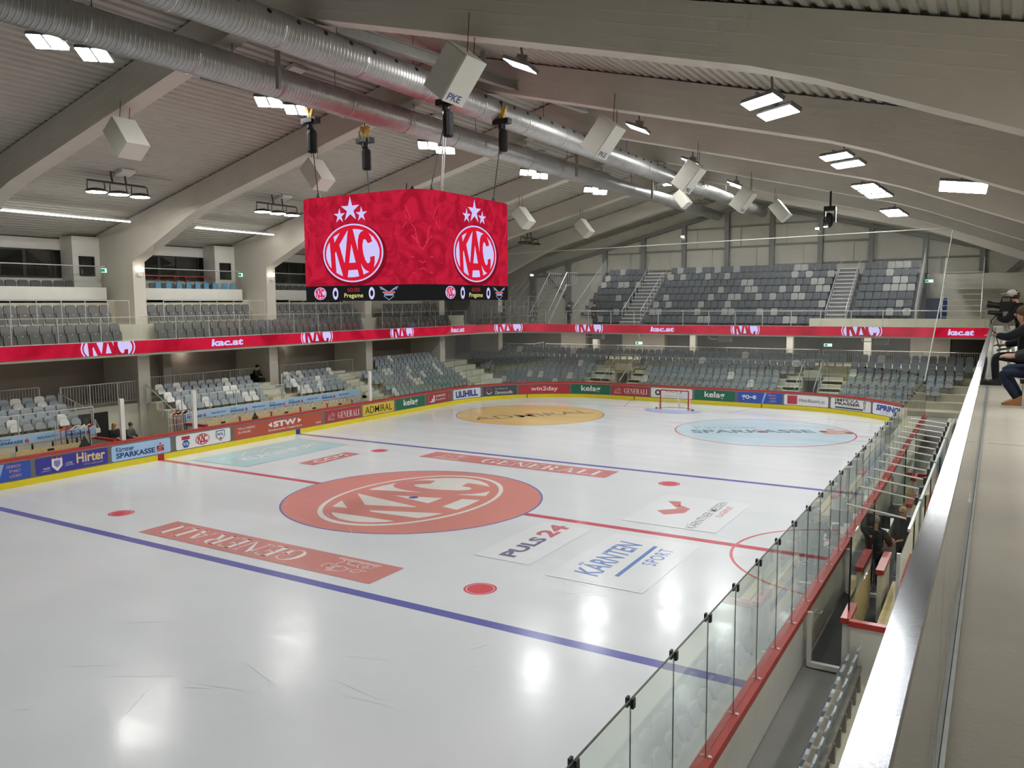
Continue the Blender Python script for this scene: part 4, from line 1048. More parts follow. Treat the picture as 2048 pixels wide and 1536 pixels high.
for a, b, nm in (((-2.75, -5.9, 13.42), (-2.55, 3.9, 13.42), 'dark steel girder below the bench side duct'), ((1.9, -5.3, 14.0), (3.6, 6.3, 14.0), 'grey steel girder below the ridge beside the white speaker')):
    t = thing('hoist_girder', nm, 'girder', a, group='hoist girders')
    up = Vector((0, 0, 1)); A, B = Vector(a), Vector(b)
    part(t, 'web', MB().bar(A, B, .04, .3), M_DSTEEL if a[0] < 0 else M_GSTEEL)
    part(t, 'flange', MB().bar(A+up*.15, B+up*.15, .22, .03), M_DSTEEL if a[0] < 0 else M_GSTEEL); part(t, 'flange', MB().bar(A-up*.15, B-up*.15, .22, .03), M_DSTEEL if a[0] < 0 else M_GSTEEL)
    for q in (A.lerp(B, .03), A.lerp(B, .5), A.lerp(B, .97)): part(t, 'hanger', MB().bar(q+up*.15, q+up*.75, .12), M_GSTEEL)
solo('scoreboard_cable', MB().tube([(2.35, -1.2, 14.6), (2.3, -1.1, 12.0), (2.1, -1.0, 10.2)], .03, 6).tube([(2.5, -1.2, 14.6), (2.4, -1.1, 12.0), (2.15, -1.0, 10.2)], .02, 5), M_STEEL, 'pale supply cable running up from the scoreboard past the white speaker', 'cable')

# ------------------------------------------------------------------ ducts
md = mat('galvanised duct', '#b4b3b1', .4, .7, .1, 3, 0)
nt = md.node_tree; N = nt.nodes.new; L = nt.links.new
tc = N('ShaderNodeTexCoord'); wv = N('ShaderNodeTexWave'); wv.bands_direction = 'Y'; wv.inputs['Scale'].default_value = 2.4; wv.inputs['Distortion'].default_value = 0
L(tc.outputs['Object'], wv.inputs['Vector']); pw = N('ShaderNodeMath'); pw.operation = 'POWER'; pw.inputs[1].default_value = 14; L(wv.outputs['Fac'], pw.inputs[0])
bu = N('ShaderNodeBump'); bu.inputs['Strength'].default_value = .55; bu.inputs['Distance'].default_value = .015; L(pw.outputs[0], bu.inputs['Height']); L(bu.outputs[0], nt.nodes['Principled BSDF'].inputs['Normal'])
def duct(x, z, y1, label, holes):
    t = thing('ventilation_duct', label, 'duct', (x, 0, z), group='roof ducts')
    prof = [(-20, .45), (19.5, .45), (20.3, .37), (y1, .37)]
    part(t, 'pipe', MB().tube([(x, y, z) for y, r in prof], [r for y, r in prof], 24), md, smooth=True)
    y = -13.2
    while y < y1-1:
        r = .45 if y < 19.5 else .37
        part(t, 'joint_ring', MB().tube([(x, y-.03, z), (x, y+.03, z)], r+.012, 20), md)
        y += 3.0
    for fy in [-9.9+4.125*i for i in range(12)]:
        part(t, 'hanger_wire', MB().tube([(x, fy, z+.4), (x, fy, roofz(x))], .012, 4), M_DSTEEL)
    if holes:
        y = -11.5
        while y < y1-1:
            r = .45 if y < 19.5 else .37; a = math.radians(28)
            c = Vector((x+r*math.cos(a), y, z+r*math.sin(a))); n = Vector((math.cos(a), 0, math.sin(a)))
            M3 = Vector((0, 0, 1)).rotation_difference(n).to_matrix()
            part(t, 'nozzle', MB().lathe([(.065, -.01), (.065, .02), (.05, .02)], c, 10, M3), M_BLACK)
            y += .95
    return t
duct(-1.6, 13.35, 40.3, 'round galvanised spiral duct on the bench side of the ridge', False)
duct(1.6, 13.5, 41.0, 'round galvanised spiral duct with a row of black nozzles', True)
for i, (y, xz) in enumerate(((-5.0, 'beside the first girder'), (7.0, 'above the scoreboard'), (14.0, 'beyond the scoreboard'), (24.0, 'near the far end'))):
    solo('duct_strut', MB().box(-.7, -.58, y-.05, y+.05, 12.85, 14.3), M_GSTEEL, 'flat steel strut between the two ducts '+xz, 'strut', 'duct struts')

# ------------------------------------------------------------------ lamps
E_LAMP = emitter('floodlight glow', (.985, 1.0, .995), LAMP)
E_TRI = emitter('round lamp glow', (1.0, .98, .92), TRI)
E_TUBE = emitter('light line glow', (1.0, .99, .95), TUBE)
M_LAMPB = mat('grey lamp body', '#77787a', .45, .5, .1)
def flood(loc, nrm, yaw, w, l, label, group, n=2, gap=.07):
    loc = Vector(loc); nrm = Vector(nrm).normalized()
    ax = Vector((math.cos(yaw), math.sin(yaw), 0)); ax = (ax-nrm*ax.dot(nrm)).normalized(); sd = nrm.cross(ax).normalized()
    t = thing('floodlight', label, 'lamp', loc, 0, group)
    tot = n*w+(n-1)*gap
    hs = MB(); 
    for i in range(n):
        c = loc+sd*(-tot/2+w/2+i*(w+gap)); hs.obox(c-nrm*.06, ax*(l/2+.03), sd*(w/2+.02), nrm*.05)
        part(t, 'lens', MB().add([c+ax*l/2+sd*w/2, c-ax*l/2+sd*w/2, c-ax*l/2-sd*w/2, c+ax*l/2-sd*w/2], [(0, 1, 2, 3)]), E_LAMP)
    part(t, 'housing', hs, M_LAMPB)
    part(t, 'bracket', MB().bar(loc-nrm*.1, loc-nrm*.22+Vector((0, 0, .1)), .12, .3).bar(loc-nrm*.2, (loc.x, loc.y, roofz(loc.x)), .05).bar(loc-sd*tot*.6-nrm*.12, loc+sd*tot*.6-nrm*.12, .06), M_GSTEEL)
    return t
GL = 'floodlights under the roof'
bayw = ('at the picture corner', 'in front of the scoreboard hoists', 'behind the scoreboard hoists', 'past the scoreboard', 'near the far end')
for i, (y, wd) in enumerate(((-9.85, bayw[0]), (-2.62, bayw[1]), (6.05, bayw[2]), (14.5, bayw[3]), (21.95, bayw[4]))):
    flood((-3.65, y, 13.35), (.15, -.35, -.92), -1.03, .36, .5, 'first of two square floodlights along the bench side duct '+bayw[i], GL)
    flood((-3.65, y+1.25, 13.35), (.15, -.35, -.92), -1.03, .36, .5, 'second of two square floodlights along the bench side duct '+bayw[i], GL)
for i, (x, y) in enumerate(((5.4, -1.7), (5.05, 7.8), (4.3, 16.4), (4.0, 25.0))):
    flood((x, y, 13.35), (-.38, -.1, -.92), .1, .3, .8, 'flat floodlight beside the white speakers '+('at the big labelled speaker', 'at the second speaker', 'above the third speaker', 'above the fourth speaker')[i], GL, 2, .5 if i > 1 else .05)
for i, (x, y) in enumerate(((12.5, -2.5), (12.75, 5.9), (12.6, 14.1), (12.45, 23.6))):
    flood((x, y, 11.15), (-.36, -.28, -.89), -.75, .28, 1.35, 'slanted twin floodlight under the box side roof, %s from the picture corner' % ORD[i], GL, 2 if i != 2 else 3, .22 if i < 2 else .1)
flood((16.1, 7.5, 10.25), (-.1, -.35, -.9), .1, .3, 1.3, 'wide twin floodlight low over the box side stand', GL, 2, .06)
flood((15.75, -11.0, 10.95), (-.2, -.2, -.95), .2, .28, 1.1, 'floodlight cut by the top edge of the picture', GL, 2, .1)
for x in (-3.65, 5.2):
    flood((x, -20.5, roofz(x)-1.2), (.35 if x < 0 else -.2, 0, -.93), .3, .35, .8, 'floodlight over the near zone, %s side' % {-3.65: 'bench', 5.2: 'ridge'}[x], GL)
for x in (-2, 2, 6, 11):  # unseen lamps added to brighten the far ice and lower stand
    flood((x, 31.2, roofz(x)-.3), (0, -.25, -.96), 0, .35, 1.5, 'added floodlight hidden in the last bay but one above the %s' % {-2: 'goal', 2: 'goal side aisle', 6: 'passage', 11: 'net edge'}[x], GL)
for x in (-12, -4, 4, 12):  # unseen lamps added to brighten the far upper stand
    flood((x, 37.2, roofz(x)-.35), (0, -.1, -.99), 0, .3, 1.0, 'added floodlight unseen behind the last roof frame above the %s' % {-12: 'stage', -4: 'upper aisle', 4: 'middle seats', 12: 'blue door'}[x], GL)
# round triple lamps over the bench side balcony
def triple(y, lit, label):
    x, z = -13.6, 11.25
    t = thing('triple_lamp', label, 'lamp', (x, y, z), 0, 'triple lamps')
    part(t, 'rail', MB().bar((x, y-1.3, z+.42), (x, y+1.2, z+.42), .07), M_DSTEEL)
    for s in (-.25, .35): part(t, 'drop_rod', MB().bar((x, y+s, z+.45), (x-.1, y+s, roofz(x)), .05), M_DSTEEL)
    for k in (-.95, 0, .95):
        part(t, 'lamp_yoke', MB().tube([(x, y+k-.38, z+.02), (x, y+k-.36, z+.4), (x, y+k+.34, z+.4), (x, y+k+.38, z+.02)], .025, 5), M_DSTEEL)
        h = part(t, 'lamp_head', MB().lathe([(.4, -.02), (.43, .02), (.3, .1), (.1, .14)], (x, y+k, z), 16), M_DSTEEL)
        if lit: part(h, 'lens', MB().lathe([(.36, -.035), (.38, -.022)], (x, y+k, z), 16), E_TRI)
triple(-1.55, True, 'lit triple round lamp rail over the first balcony bay')
triple(6.9, True, 'lit triple round lamp rail half behind the scoreboard')
triple(32.0, False, 'unlit triple lamp rail near the far end')
for y0, y1, nm in ((-4.2, 1.45, 'before the first column'), (5.0, 10.1, 'beside the scoreboard')):
    t = thing('light_line', 'slim white light line under the roof '+nm, 'lamp', (-17.4, y0, 10.6), 0, 'slim light lines')
    part(t, 'diffuser', MB().box(-17.45, -17.37, y0, y1, 10.58, 10.63), E_TUBE); part(t, 'profile', MB().box(-17.47, -17.35, y0, y1, 10.63, 10.7), M_STEEL)
for x, z, y0, y1, nm in ((20.2, 10.0, -18, -1, 'added out of view over the near balcony'), (18.6, 4.68, -16, -3, 'below the near balcony'), (18.6, 4.68, 0, 12, 'below the near balcony beyond the boxes')):  # the line over the near balcony is added, unseen, to brighten the slab
    t = thing('light_line', 'slim white light line '+nm, 'lamp', (x, y0, z), 0, 'slim light lines')
    part(t, 'diffuser', MB().box(x-.13, x+.13, y0, y1, z-.03, z+.02), E_TUBE); part(t, 'profile', MB().box(x-.14, x+.14, y0, y1, z+.02, z+.08), M_STEEL)
for k, (x0, x1) in enumerate(((-17, -10), (-8.5, -2), (0, 6.5), (8.5, 15))):
    t = thing('light_line', 'slim light line under the far balcony, %s length from the corner' % ORD[k], 'lamp', (x0, 36.6, 4.4), 0, 'slim light lines')
    part(t, 'diffuser', MB().box(x0, x1, 36.4, 36.7, 4.385, 4.4), E_TUBE); part(t, 'profile', MB().box(x0, x1, 36.53, 36.69, 4.4, 4.42), M_STEEL)
for i, (x, y, z) in enumerate(((-3.51, -1.57, 14.6), (-3.69, 6.57, 14.55), (-3.84, 16.0, 14.5), (-13.52, -1.3, 12.1), (-13.73, 7.44, 12.05), (-3.9, 24.3, 14.5))):
    t = thing('junction_box', 'small white ceiling box '+('above the square floodlights by the hoists', 'above the square floodlights behind the hoists', 'above the floodlights past the scoreboard', 'above the lit triple lamp', 'above the half hidden triple lamp', 'near the far end duct')[i], 'ceiling box', (x, y, z), 0, 'ceiling boxes')
    part(t, 'box', MB().obox((x, y, z), (.3, 0, .075 if x < 0 else -.075), (0, .3, 0), (0, 0, .06)), M_WHITE); part(t, 'conduit', MB().tube([(x, y+.3, z), (x, y+2.2, z)], .015, 4), M_GSTEEL)
# small wall and exit lamps
E_EXIT = emitter('exit sign glow', '#bff0e0', 1.6); E_SMALL = emitter('small lamp glow', '#fff6e6', 5.0)
M_EXIT = emitter('exit sign green', '#1d9a6a', 1.0)
for i, (x, y, z, ax) in enumerate(((7.33, 36.5, 3.76, 0), (-6.46, 36.5, 3.63, 0), (13.02, 41.0, 8.09, 0), (-20.0, 1.68, 8.45, 1), (-20.0, 9.93, 8.46, 1))):
    t = thing('exit_sign', 'small glowing green exit sign '+('under the balcony by the net edge', 'under the balcony behind the goal', 'above the blue door', 'on the first box parapet end', 'on the second box parapet end')[i], 'exit sign', (x, y, z), 0, 'exit signs')
    a, b = (.26, .03) if ax == 0 else (.03, .12)
    part(t, 'panel', MB().box(x-a, x+a, y-b, y+b, z-.1, z+.1), E_EXIT)
    part(t, 'pictogram', MB().box(x-a*.8 if not ax else x-.035, x-a*.1 if not ax else x+.035, y-b-.004, y+b*.2, z-.07, z+.07), M_EXIT)
    part(t, 'drop_rod', (MB().box(x-.01, x+.01, y-.01, y+.01, z+.1, z+(.7 if i < 2 else .6)+(.13 if i == 1 else 0)) if not ax else MB().box(x-.07, x-.05, y-.01, y+.01, 7.6, z+.05)), M_GSTEEL)
for i, (x, y, z) in enumerate(((-18.36, 2.45, 8.47), (-18.36, 10.7, 8.43))):
    t = thing('emergency_lamp', 'white emergency lamp on the '+ORD[i]+' concrete column', 'lamp', (x, y, z), 0, 'emergency lamps')
    part(t, 'lens', MB().box(x, x+.1, y-.17, y+.17, z-.08, z+.1), E_SMALL); part(t, 'case', MB().box(x-.02, x+.08, y-.1, y+.1, z-.32, z-.1), M_WHITE)
for i, (x, y, z) in enumerate(((-5.42, 43.3, 12.15), (5.15, 43.3, 12.25), (-17.9, 40, 9.2))):
    t = thing('wall_lamp', 'small bright lamp on the gable wall '+('behind the middle speakers', 'below the moving spotlight', 'above the scaffold stairs')[i], 'lamp', (x, y, z), 0, 'gable lamps')
    part(t, 'lens', MB().box(x-.14, x+.14, y-.12, y-.02, z-.08, z-.06).box(x-.14, x+.14, y-.125, y-.12, z-.08, z+.06), E_SMALL); part(t, 'case', MB().box(x-.16, x+.16, y-.12, y+.03, z-.06, z+.1), M_WHITE)
for i, y in enumerate((-4.0, 7.2, 14.6, 22.5)):
    t = thing('downlight', 'recessed downlight under the bench side balcony, %s bay' % ORD[i], 'lamp', (-21.6, y, 4.4), 0, 'balcony downlights')
    part(t, 'lens', MB().lathe([(.1, -.03), (.1, -.02)], (-21.6, y, 4.4), 10), emitter('downlight glow', '#fff3e2', 60.0)); part(t, 'rim', MB().lathe([(.14, -.02), (.14, .02)], (-21.6, y, 4.4), 10), M_WHITE)

# ------------------------------------------------------------------ loudspeakers
M_SPK = mat('white speaker paint', '#d4d2c8', .5, 0, .04, 2)
M_SPKD = mat('speaker grille', '#c6c4b8', .6, 0, .04, 2)
rest_y = [FR[3], FR[4], FR[5], FR[6], FR[7]]
def spk_right(x, y, z, a, s, label, txt=True, sg=1):
    c = Vector((x, y, z)); t = thing('loudspeaker', label, 'speaker', c, 0, 'hanging speakers')
    Lg = Vector((-.62*sg, 0, -.78)); e = Vector((.78*sg, 0, -.62)); Yv = Vector((0, 1, 0))
    part(t, 'cabinet', MB().obox(c, Lg*.56*s, e*.33*s, Yv*.4*s), M_SPK); part(t, 'grille', MB().obox(c-Yv*.41*s, Lg*.53*s, e*.3*s, Yv*.012), M_SPKD)
    if txt:
        o = c+e*(.33*s+.004)+Lg*.5*s-Yv*.3*s
        part(t, 'lettering', MB().flat(text('PKE', .5*s, .17*s, .02), lambda u, v: o+Yv*u-Lg*v), mat('blue speaker lettering', '#4a4f86', .5))
    d = Yv
    part(t, 'suspension', MB().tube([c-Lg*.55*s, c-Lg*.55*s+Vector((0, .1, .9))], .012, 4).tube([c-Lg*.5*s+Yv*.3*s, c-Lg*.5*s+Vector((0, .4, .9))], .012, 4), M_DSTEEL)
for i, nm in enumerate(('large white hanging speaker in front of the first roof frame', 'white hanging speaker at the second roof frame', 'white hanging speaker at the third roof frame', 'white hanging speaker at the fourth roof frame')):
    y = FR[3+i]-.55
    spk_right((6.42, 6.32, 6.3, 6.26)[i], y, (11.9, 11.9, 11.75, 11.72)[i], math.radians(42), 1.0, nm)
def spk_wedge(x, y, z, label, yaw, s=1.0):
    c = Vector((x, y, z)); t = thing('loudspeaker', label, 'speaker', c, 0, 'hanging speakers')
    R = Matrix.Rotation(yaw, 3, 'Z')
    def P(a, b, h): return c+R@Vector((a, b, h))*s
    v = [P(-.45, -.45, .62), P(.35, -.45, .38), P(.35, .45, .38), P(-.45, .45, .62), P(-.1, -.3, -.55), P(.62, -.36, -.38), P(.62, .36, -.38), P(-.1, .3, -.55)]
    part(t, 'cabinet', MB().add(v, [(0, 1, 2, 3), (0, 4, 5, 1), (1, 5, 6, 2), (2, 6, 7, 3), (3, 7, 4, 0), (7, 6, 5, 4)]), M_SPK)
    k = [p+(p-c)*.0 for p in (v[4], v[5], v[6], v[7])]
    part(t, 'grille', MB().prism([(.06, .06), (.94, .06), (.94, .94), (.06, .94)], lambda a, b: k[0].lerp(k[1], a).lerp(k[3].lerp(k[2], a), b)+Vector((.006, 0, -.02)), lambda a, b: k[0].lerp(k[1], a).lerp(k[3].lerp(k[2], a), b)), M_SPKD)
    part(t, 'suspension', MB().tube([P(-.4, -.3, .6), P(-.4, -.3, 1.35)], .012, 4).tube([P(.3, .3, .4), P(.25, .3, 1.3)], .012, 4).tube([P(0, 0, .5), P(.1, 0, .75), P(.25, 0, .6)], .015, 4), M_DSTEEL)
for x, y, z, nm in ((-6.0, FR[3]-.1, 11.85, 'white wedge speaker below the first roof frame on the bench side'), (-6.1, FR[4]-.1, 11.85, 'white wedge speaker just above the scoreboard edge'), (-6.1, FR[6]-.4, 11.55, 'white wedge speaker past the scoreboard'), (-6.3, FR[7]-.4, 11.6, 'small white wedge speaker before the far gable')):
    spk_right(x, y-.3, z, 0, .98, nm, False, -1)
spk_right(6.15, FR[7]-.5, 11.95, 0, 1.0, 'white wedge speaker at the last roof frame before the gable', False, -1)
spk_right(3.15, FR[6]-.5, 11.95, 0, .75, 'grey wedge speaker hanging below the ducts', False, -1)
for i, (x, z) in enumerate(((.86, 4.18), (10.9, 4.18), (-8.9, 4.22))):
    t = thing('balcony_speaker', 'grey box speaker hung below the ribbon screen '+('behind the goal', 'by the net edge', 'by the rink corner')[i], 'speaker', (x, 34.3, z), 0, 'speakers under the balcony')
    part(t, 'cabinet', MB().box(x-.42, x+.42, 34.0, 34.6, z-.24, z+.2), mat('grey speaker box', '#84837f', .6)); part(t, 'grille', MB().box(x-.38, x+.38, 33.98, 34.0, z-.2, z+.02), M_GSTEEL)
    part(t, 'pipe', MB().tube([(x-1.1, 34.1, 4.42), (x-1.1, 34.1, 4.2), (x-.9, 34.1, 4.15), (x-.5, 34.1, 4.15)], .03, 6), M_WHITE)
t = thing('moving_spotlight', 'black moving-head spotlight on a pole below the box side roof', 'lamp', (10.26, 18.7, 10.6))
part(t, 'pole', MB().tube([(10.26, 18.7, 11.0), (10.26, 18.7, 12.6)], .05, 8), M_BLACK)
part(t, 'base', MB().box(10.0, 10.52, 18.5, 18.9, 10.95, 11.15), M_BLACK); part(t, 'yoke', MB().box(10.0, 10.06, 18.6, 18.8, 10.4, 10.95).box(10.46, 10.52, 18.6, 18.8, 10.4, 10.95), M_BLACK)
hd_ = part(t, 'head', MB().ell((10.24, 18.6, 10.5), .2, .24, .36, 12, 8), M_BLACK, smooth=True)
part(hd_, 'lens', MB().lathe([(.1, -.02), (.1, .02)], (10.12, 18.45, 10.2), 12), E_SMALL)
# protective net behind the end glass
M_NET = veil_mat('fine white net', '#b9bfc2', .10)
M_ROPE = mat('white net rope', '#d8d8ce', .7, 0, .05)
net = thing('safety_net', 'fine pale safety net hanging behind the end boards from a long cable', 'net', (0, 30, 2.9))
bot = [path(s)[0]-path(s)[1]*.07+Vector((0, 0, 2.93)) for s in stops(_L1-3, S_END+1.0, .8)]
top = [Vector((-14.6+29.4*i/(len(bot)-1), 30.0+.0*i, 10.45+.3*i/(len(bot)-1))) for i in range(len(bot))]
top = [Vector((-13.95+(14.85+13.95)*min(1, max(0, i/(len(bot)-1))), 30.0, 10.42+.36*i/(len(bot)-1))) for i in range(len(bot))]
mb = MB(); mb.v = [tuple(p) for p in bot]+[tuple(p) for p in top]; n = len(bot)
for i in range(n-1): mb.f.append((i, i+1, n+i+1, n+i))
part(net, 'netting', mb, M_NET)
part(net, 'head_cable', MB().tube([top[0]+Vector((-9, 0, -.1)), top[0], top[-1]], .028, 5), M_ROPE)
part(net, 'edge_rope', MB().tube([bot[-1], bot[-1].lerp(top[-1], .5)+Vector((.05, 0, 0)), top[-1]], .03, 6), M_ROPE)

# ------------------------------------------------------------------ goal
g = thing('hockey_goal', 'ice hockey goal with red posts and white net in front of the end boards', 'goal', (0, 26.5, 0))
M_POST = mat('red goal pipe', '#a81e22', .3, 0, .03)
for s in (-1, 1): part(g, 'post', MB().tube([(s*.915, 26.5, 0), (s*.915, 26.5, 1.22)], .04, 10), M_POST)
part(g, 'crossbar', MB().tube([(-.915, 26.5, 1.22), (.915, 26.5, 1.22)], .04, 10), M_POST)
arc = [(1.1*math.cos(math.pi*i/14), 26.5+1.05*math.sin(math.pi*i/14)) for i in range(15)]
part(g, 'base_frame', MB().tube([(.915, 26.5, .04)]+[(x, y, .04) for x, y in arc]+[(-.915, 26.5, .04)], .035, 8), M_WHITE)
arc_t = [(.9*math.cos(math.pi*i/14), 26.5+.5*math.sin(math.pi*i/14)) for i in range(15)]
part(g, 'top_frame', MB().tube([(x, y, 1.2) for x, y in arc_t], .03, 8), M_WHITE)
part(g, 'centre_pad', MB().tube([(0, 27.0, 1.2), (0, 27.2, .6), (0, 27.52, .05)], .05, 8), M_WHITE)
part(g, 'base_pad', MB().box(.9, 1.25, 26.5, 26.62, 0, .08).box(-1.25, -.9, 26.5, 26.62, 0, .08), M_POST)
nb_ = MB()
for i in range(0, 29):
    t_ = i/28*math.pi; a = Vector((.9*math.cos(t_), 26.5+.5*math.sin(t_), 1.2)); b = Vector((1.1*math.cos(t_), 26.5+1.05*math.sin(t_), .05)); nb_.bar(a, b, .008)
for j in range(1, 11):
    f_ = j/11; q = [Vector((.9+.2*f_, 0, 0)).x for _ in (0,)]
    pts = [Vector(((.9+.2*f_)*math.cos(math.pi*i/14), 26.5+(.5+.55*f_)*math.sin(math.pi*i/14), 1.2-1.15*f_)) for i in range(15)]
    for a, b in zip(pts, pts[1:]): nb_.bar(a, b, .008)
part(g, 'netting', nb_, M_WHITE)

# ------------------------------------------------------------------ people
def skin_mesh(name, V, E, R, m, sub=1):
    me = bpy.data.meshes.new(name); me.from_pydata([tuple(v) for v in V], E, []); ob = bpy.data.objects.new(name, me); COL.objects.link(ob)
    mod = ob.modifiers.new('s', 'SKIN'); mod.use_smooth_shade = True
    sv = me.skin_vertices[0].data
    for i, r in enumerate(R):
        r = r if isinstance(r, tuple) else (r, r); sv[i].radius = r; sv[i].use_root = (i == 0)
    s2 = ob.modifiers.new('d', 'SUBSURF'); s2.levels = sub; s2.render_levels = sub
    bpy.context.view_layer.update()
    out = bpy.data.meshes.new_from_object(ob.evaluated_get(bpy.context.evaluated_depsgraph_get()))
    out.name = name; out.materials.clear(); out.materials.append(m)
    out.polygons.foreach_set('use_smooth', [True]*len(out.polygons))
    bpy.data.objects.remove(ob, do_unlink=True); bpy.data.meshes.remove(me)
    return out
STAND = dict(pel=(0, 0, .95), bel=(0, 0, 1.1), che=(0, .01, 1.32), nek=(0, .0, 1.49), hd=(0, .03, 1.59), top=(0, .03, 1.70), sh=(.19, 0, 1.41), el=(.25, -.03, 1.14), wr=(.24, .1, .9), pa=(.235, .15, .83), hip=(.095, 0, .9), kn=(.1, .03, .5), an=(.1, -.02, .09), toe=(.11, .14, .04))
SIT = dict(pel=(0, 0, .5), bel=(0, -.02, .66), che=(0, .03, .88), nek=(0, .06, 1.05), hd=(0, .1, 1.15), top=(0, .1, 1.26), sh=(.19, .03, .97), el=(.24, .12, .72), wr=(.17, .34, .68), pa=(.14, .41, .68), hip=(.095, 0, .48), kn=(.12, .45, .5), an=(.12, .42, .09), toe=(.12, .58, .04))
M_SKIN = mat('skin', '#c79a80', .6, 0, .05, 8)
def person(label, loc, heading, pose, over=None, top='#1c1d21', legs='#20242e', shoes='#2a2a2c', hair='#5a4a3a', hairlen=0.0, cap=None, seat=None, hood=None, glasses=False, group=None):
    P = {}
    for k, v in pose.items():
        P[k] = Vector(v)
        if k in ('sh', 'el', 'wr', 'pa', 'hip', 'kn', 'an', 'toe'): P[k+'L'] = Vector((-v[0], v[1], v[2])); P[k+'R'] = Vector(v)
    for k, v in (over or {}).items(): P[k] = Vector(v)
    t = thing('person', label, 'person', loc, heading, group)
    V, E, R = [P['pel'], P['bel'], P['che'], P['nek'], P['hd'], P['top']], [(0, 1), (1, 2), (2, 3), (3, 4), (4, 5)], [.11, .11, .12, .05, (.078, .092), (.06, .075)]
    def chain(a, pts, rs):
        k = a
        for p, r in zip(pts, rs): V.append(Vector(p)); R.append(r); E.append((k, len(V)-1)); k = len(V)-1
        return k
    for s in 'LR':
        sg = -1 if s == 'L' else 1
        w = chain(2, [P['sh'+s], P['el'+s], P['wr'+s], P['pa'+s]], [.05, .038, .026, (.034, .02)])
        d = (P['pa'+s]-P['wr'+s]).normalized(); side = d.cross(Vector((0, 0, 1))) if abs(d.z) < .9 else Vector((1, 0, 0)); side.normalize(); dn = side.cross(d)
        for j, (o, ln) in enumerate(((-.028, .06), (-.01, .072), (.01, .068), (.028, .052))):
            b = P['pa'+s]+side*o+d*.02; chain(w, [b+d*ln*.5-dn*.004, b+d*ln*.9-dn*.022], [.0085, .0075])
        chain(w, [P['pa'+s]-side*sg*.035-d*.01, P['pa'+s]-side*sg*.055+d*.025], [.011, .009])
        chain(0, [P['hip'+s], P['kn'+s], P['an'+s], P['toe'+s]], [.07, .05, .035, .03])
    # nose
    f = Vector((0, 1, 0)); hc = (P['hd']+P['top'])/2
    link('body', skin_mesh('body', V, E, R, M_SKIN), t)
    mt, ml = mat('cloth '+top, top, .85, 0, .1, 10, .1, 60), mat('cloth '+legs, legs, .85, 0, .12, 10, .1, 60)
    V, E, R = [P['bel'], P['pel'], P['che'], P['che'].lerp(P['nek'], .7)], [(0, 1), (0, 2), (2, 3)], [(.18, .145), (.18, .145), (.2, .15), (.085, .08)]
    for s in 'LR': chain(2, [P['sh'+s], P['el'+s], P['wr'+s].lerp(P['el'+s], .06)], [.1, .075, .055])
    link('jacket', skin_mesh('jacket', V, E, R, mt), t)
    V, E, R = [P['pel']], [], [(.15, .125)]
    for s in 'LR': chain(0, [P['hip'+s], P['kn'+s], P['an'+s]], [.1, .075, .055])
    link('trousers', skin_mesh('trousers', V, E, R, ml), t)
    ms = mat('shoe '+shoes, shoes, .6, 0, .1, 8)
    for s in 'LR':
        a, b = P['an'+s], P['toe'+s]; d = Vector((b.x-a.x, b.y-a.y, 0)).normalized(); sd = Vector((-d.y, d.x, 0)); z0 = min(a.z-.09, b.z-.04)
        pr = [(-.09, .02), (.05, .02), (.18, .02), (.2, .05), (.13, .08), (.04, .12), (-.02, .16), (-.09, .15)]
        sh = part(t, 'shoe', MB().prism(pr, lambda u, v: a*1+d*u+sd*.045+Vector((0, 0, v+z0-a.z)), lambda u, v: a*1+d*u-sd*.045+Vector((0, 0, v+z0-a.z))), ms, local=True)
        part(sh, 'sole', MB().prism([(-.1, 0), (.2, 0), (.2, .025), (-.1, .025)], lambda u, v: a+d*u+sd*.05+Vector((0, 0, v+z0-a.z)), lambda u, v: a+d*u-sd*.05+Vector((0, 0, v+z0-a.z))), M_WHITE, local=True)
    mh = mat('hair '+hair, hair, .8, 0, .2, 12, .2, 40)
    if hood: mh = mt
    hm = MB().ell(hc+Vector((0, -.022, .035)), .092, .1, .1, 12, 8)
    if hairlen: hm.ell(hc+Vector((0, -.06, -hairlen*.45)), .1, .06, hairlen*.6+.06, 10, 6)
    part(t, 'hood' if hood else 'hair', hm, mh, local=True, smooth=True)
    if cap:
        mc = mat('cap '+cap, cap, .8); part(t, 'cap', MB().ell(hc+Vector((0, -.005, .05)), .1, .11, .085, 12, 6).obox(hc+Vector((0, .13, .06)), (.07, 0, 0), (0, .06, -.01), (0, 0, .008)), mc, local=True, smooth=True)
    for s in (-1, 1): part(t, 'eye', MB().ell(hc+Vector((s*.032, .078, .005)), .012, .008, .009, 8, 4), M_BLACK, local=True)
    part(t, 'nose', MB().ell(hc+Vector((0, .093, -.018)), .013, .018, .022, 8, 5), M_SKIN, local=True); part(t, 'mouth', MB().ell(hc+Vector((0, .082, -.055)), .025, .008, .007, 8, 4), mat('lips', '#9a5a50', .6), local=True)
    if glasses: part(t, 'glasses', MB().tube([hc+Vector((-.075, .03, .012)), hc+Vector((-.06, .09, .01)), hc+Vector((.06, .09, .01)), hc+Vector((.075, .03, .012))], .006, 4), M_BLACK, local=True)
    if seat:
        c = thing('folding_chair', seat, 'chair', loc, heading); z = P['pel'].z-.13; mk = M_BLACK
        part(c, 'seat', MB().box(-.22, .22, -.2, .24, z-.04, z), mk, local=True); part(c, 'backrest', MB().box(-.22, .22, -.24, -.2, z+.1, z+.45), mk, local=True)
        for x in (-.2, .2):
            for y in (-.2, .2): part(c, 'leg', MB().box(x-.012, x+.012, y-.012, y+.012, 0, z-.04), M_STEEL, local=True)
    return t
N90 = math.pi/2
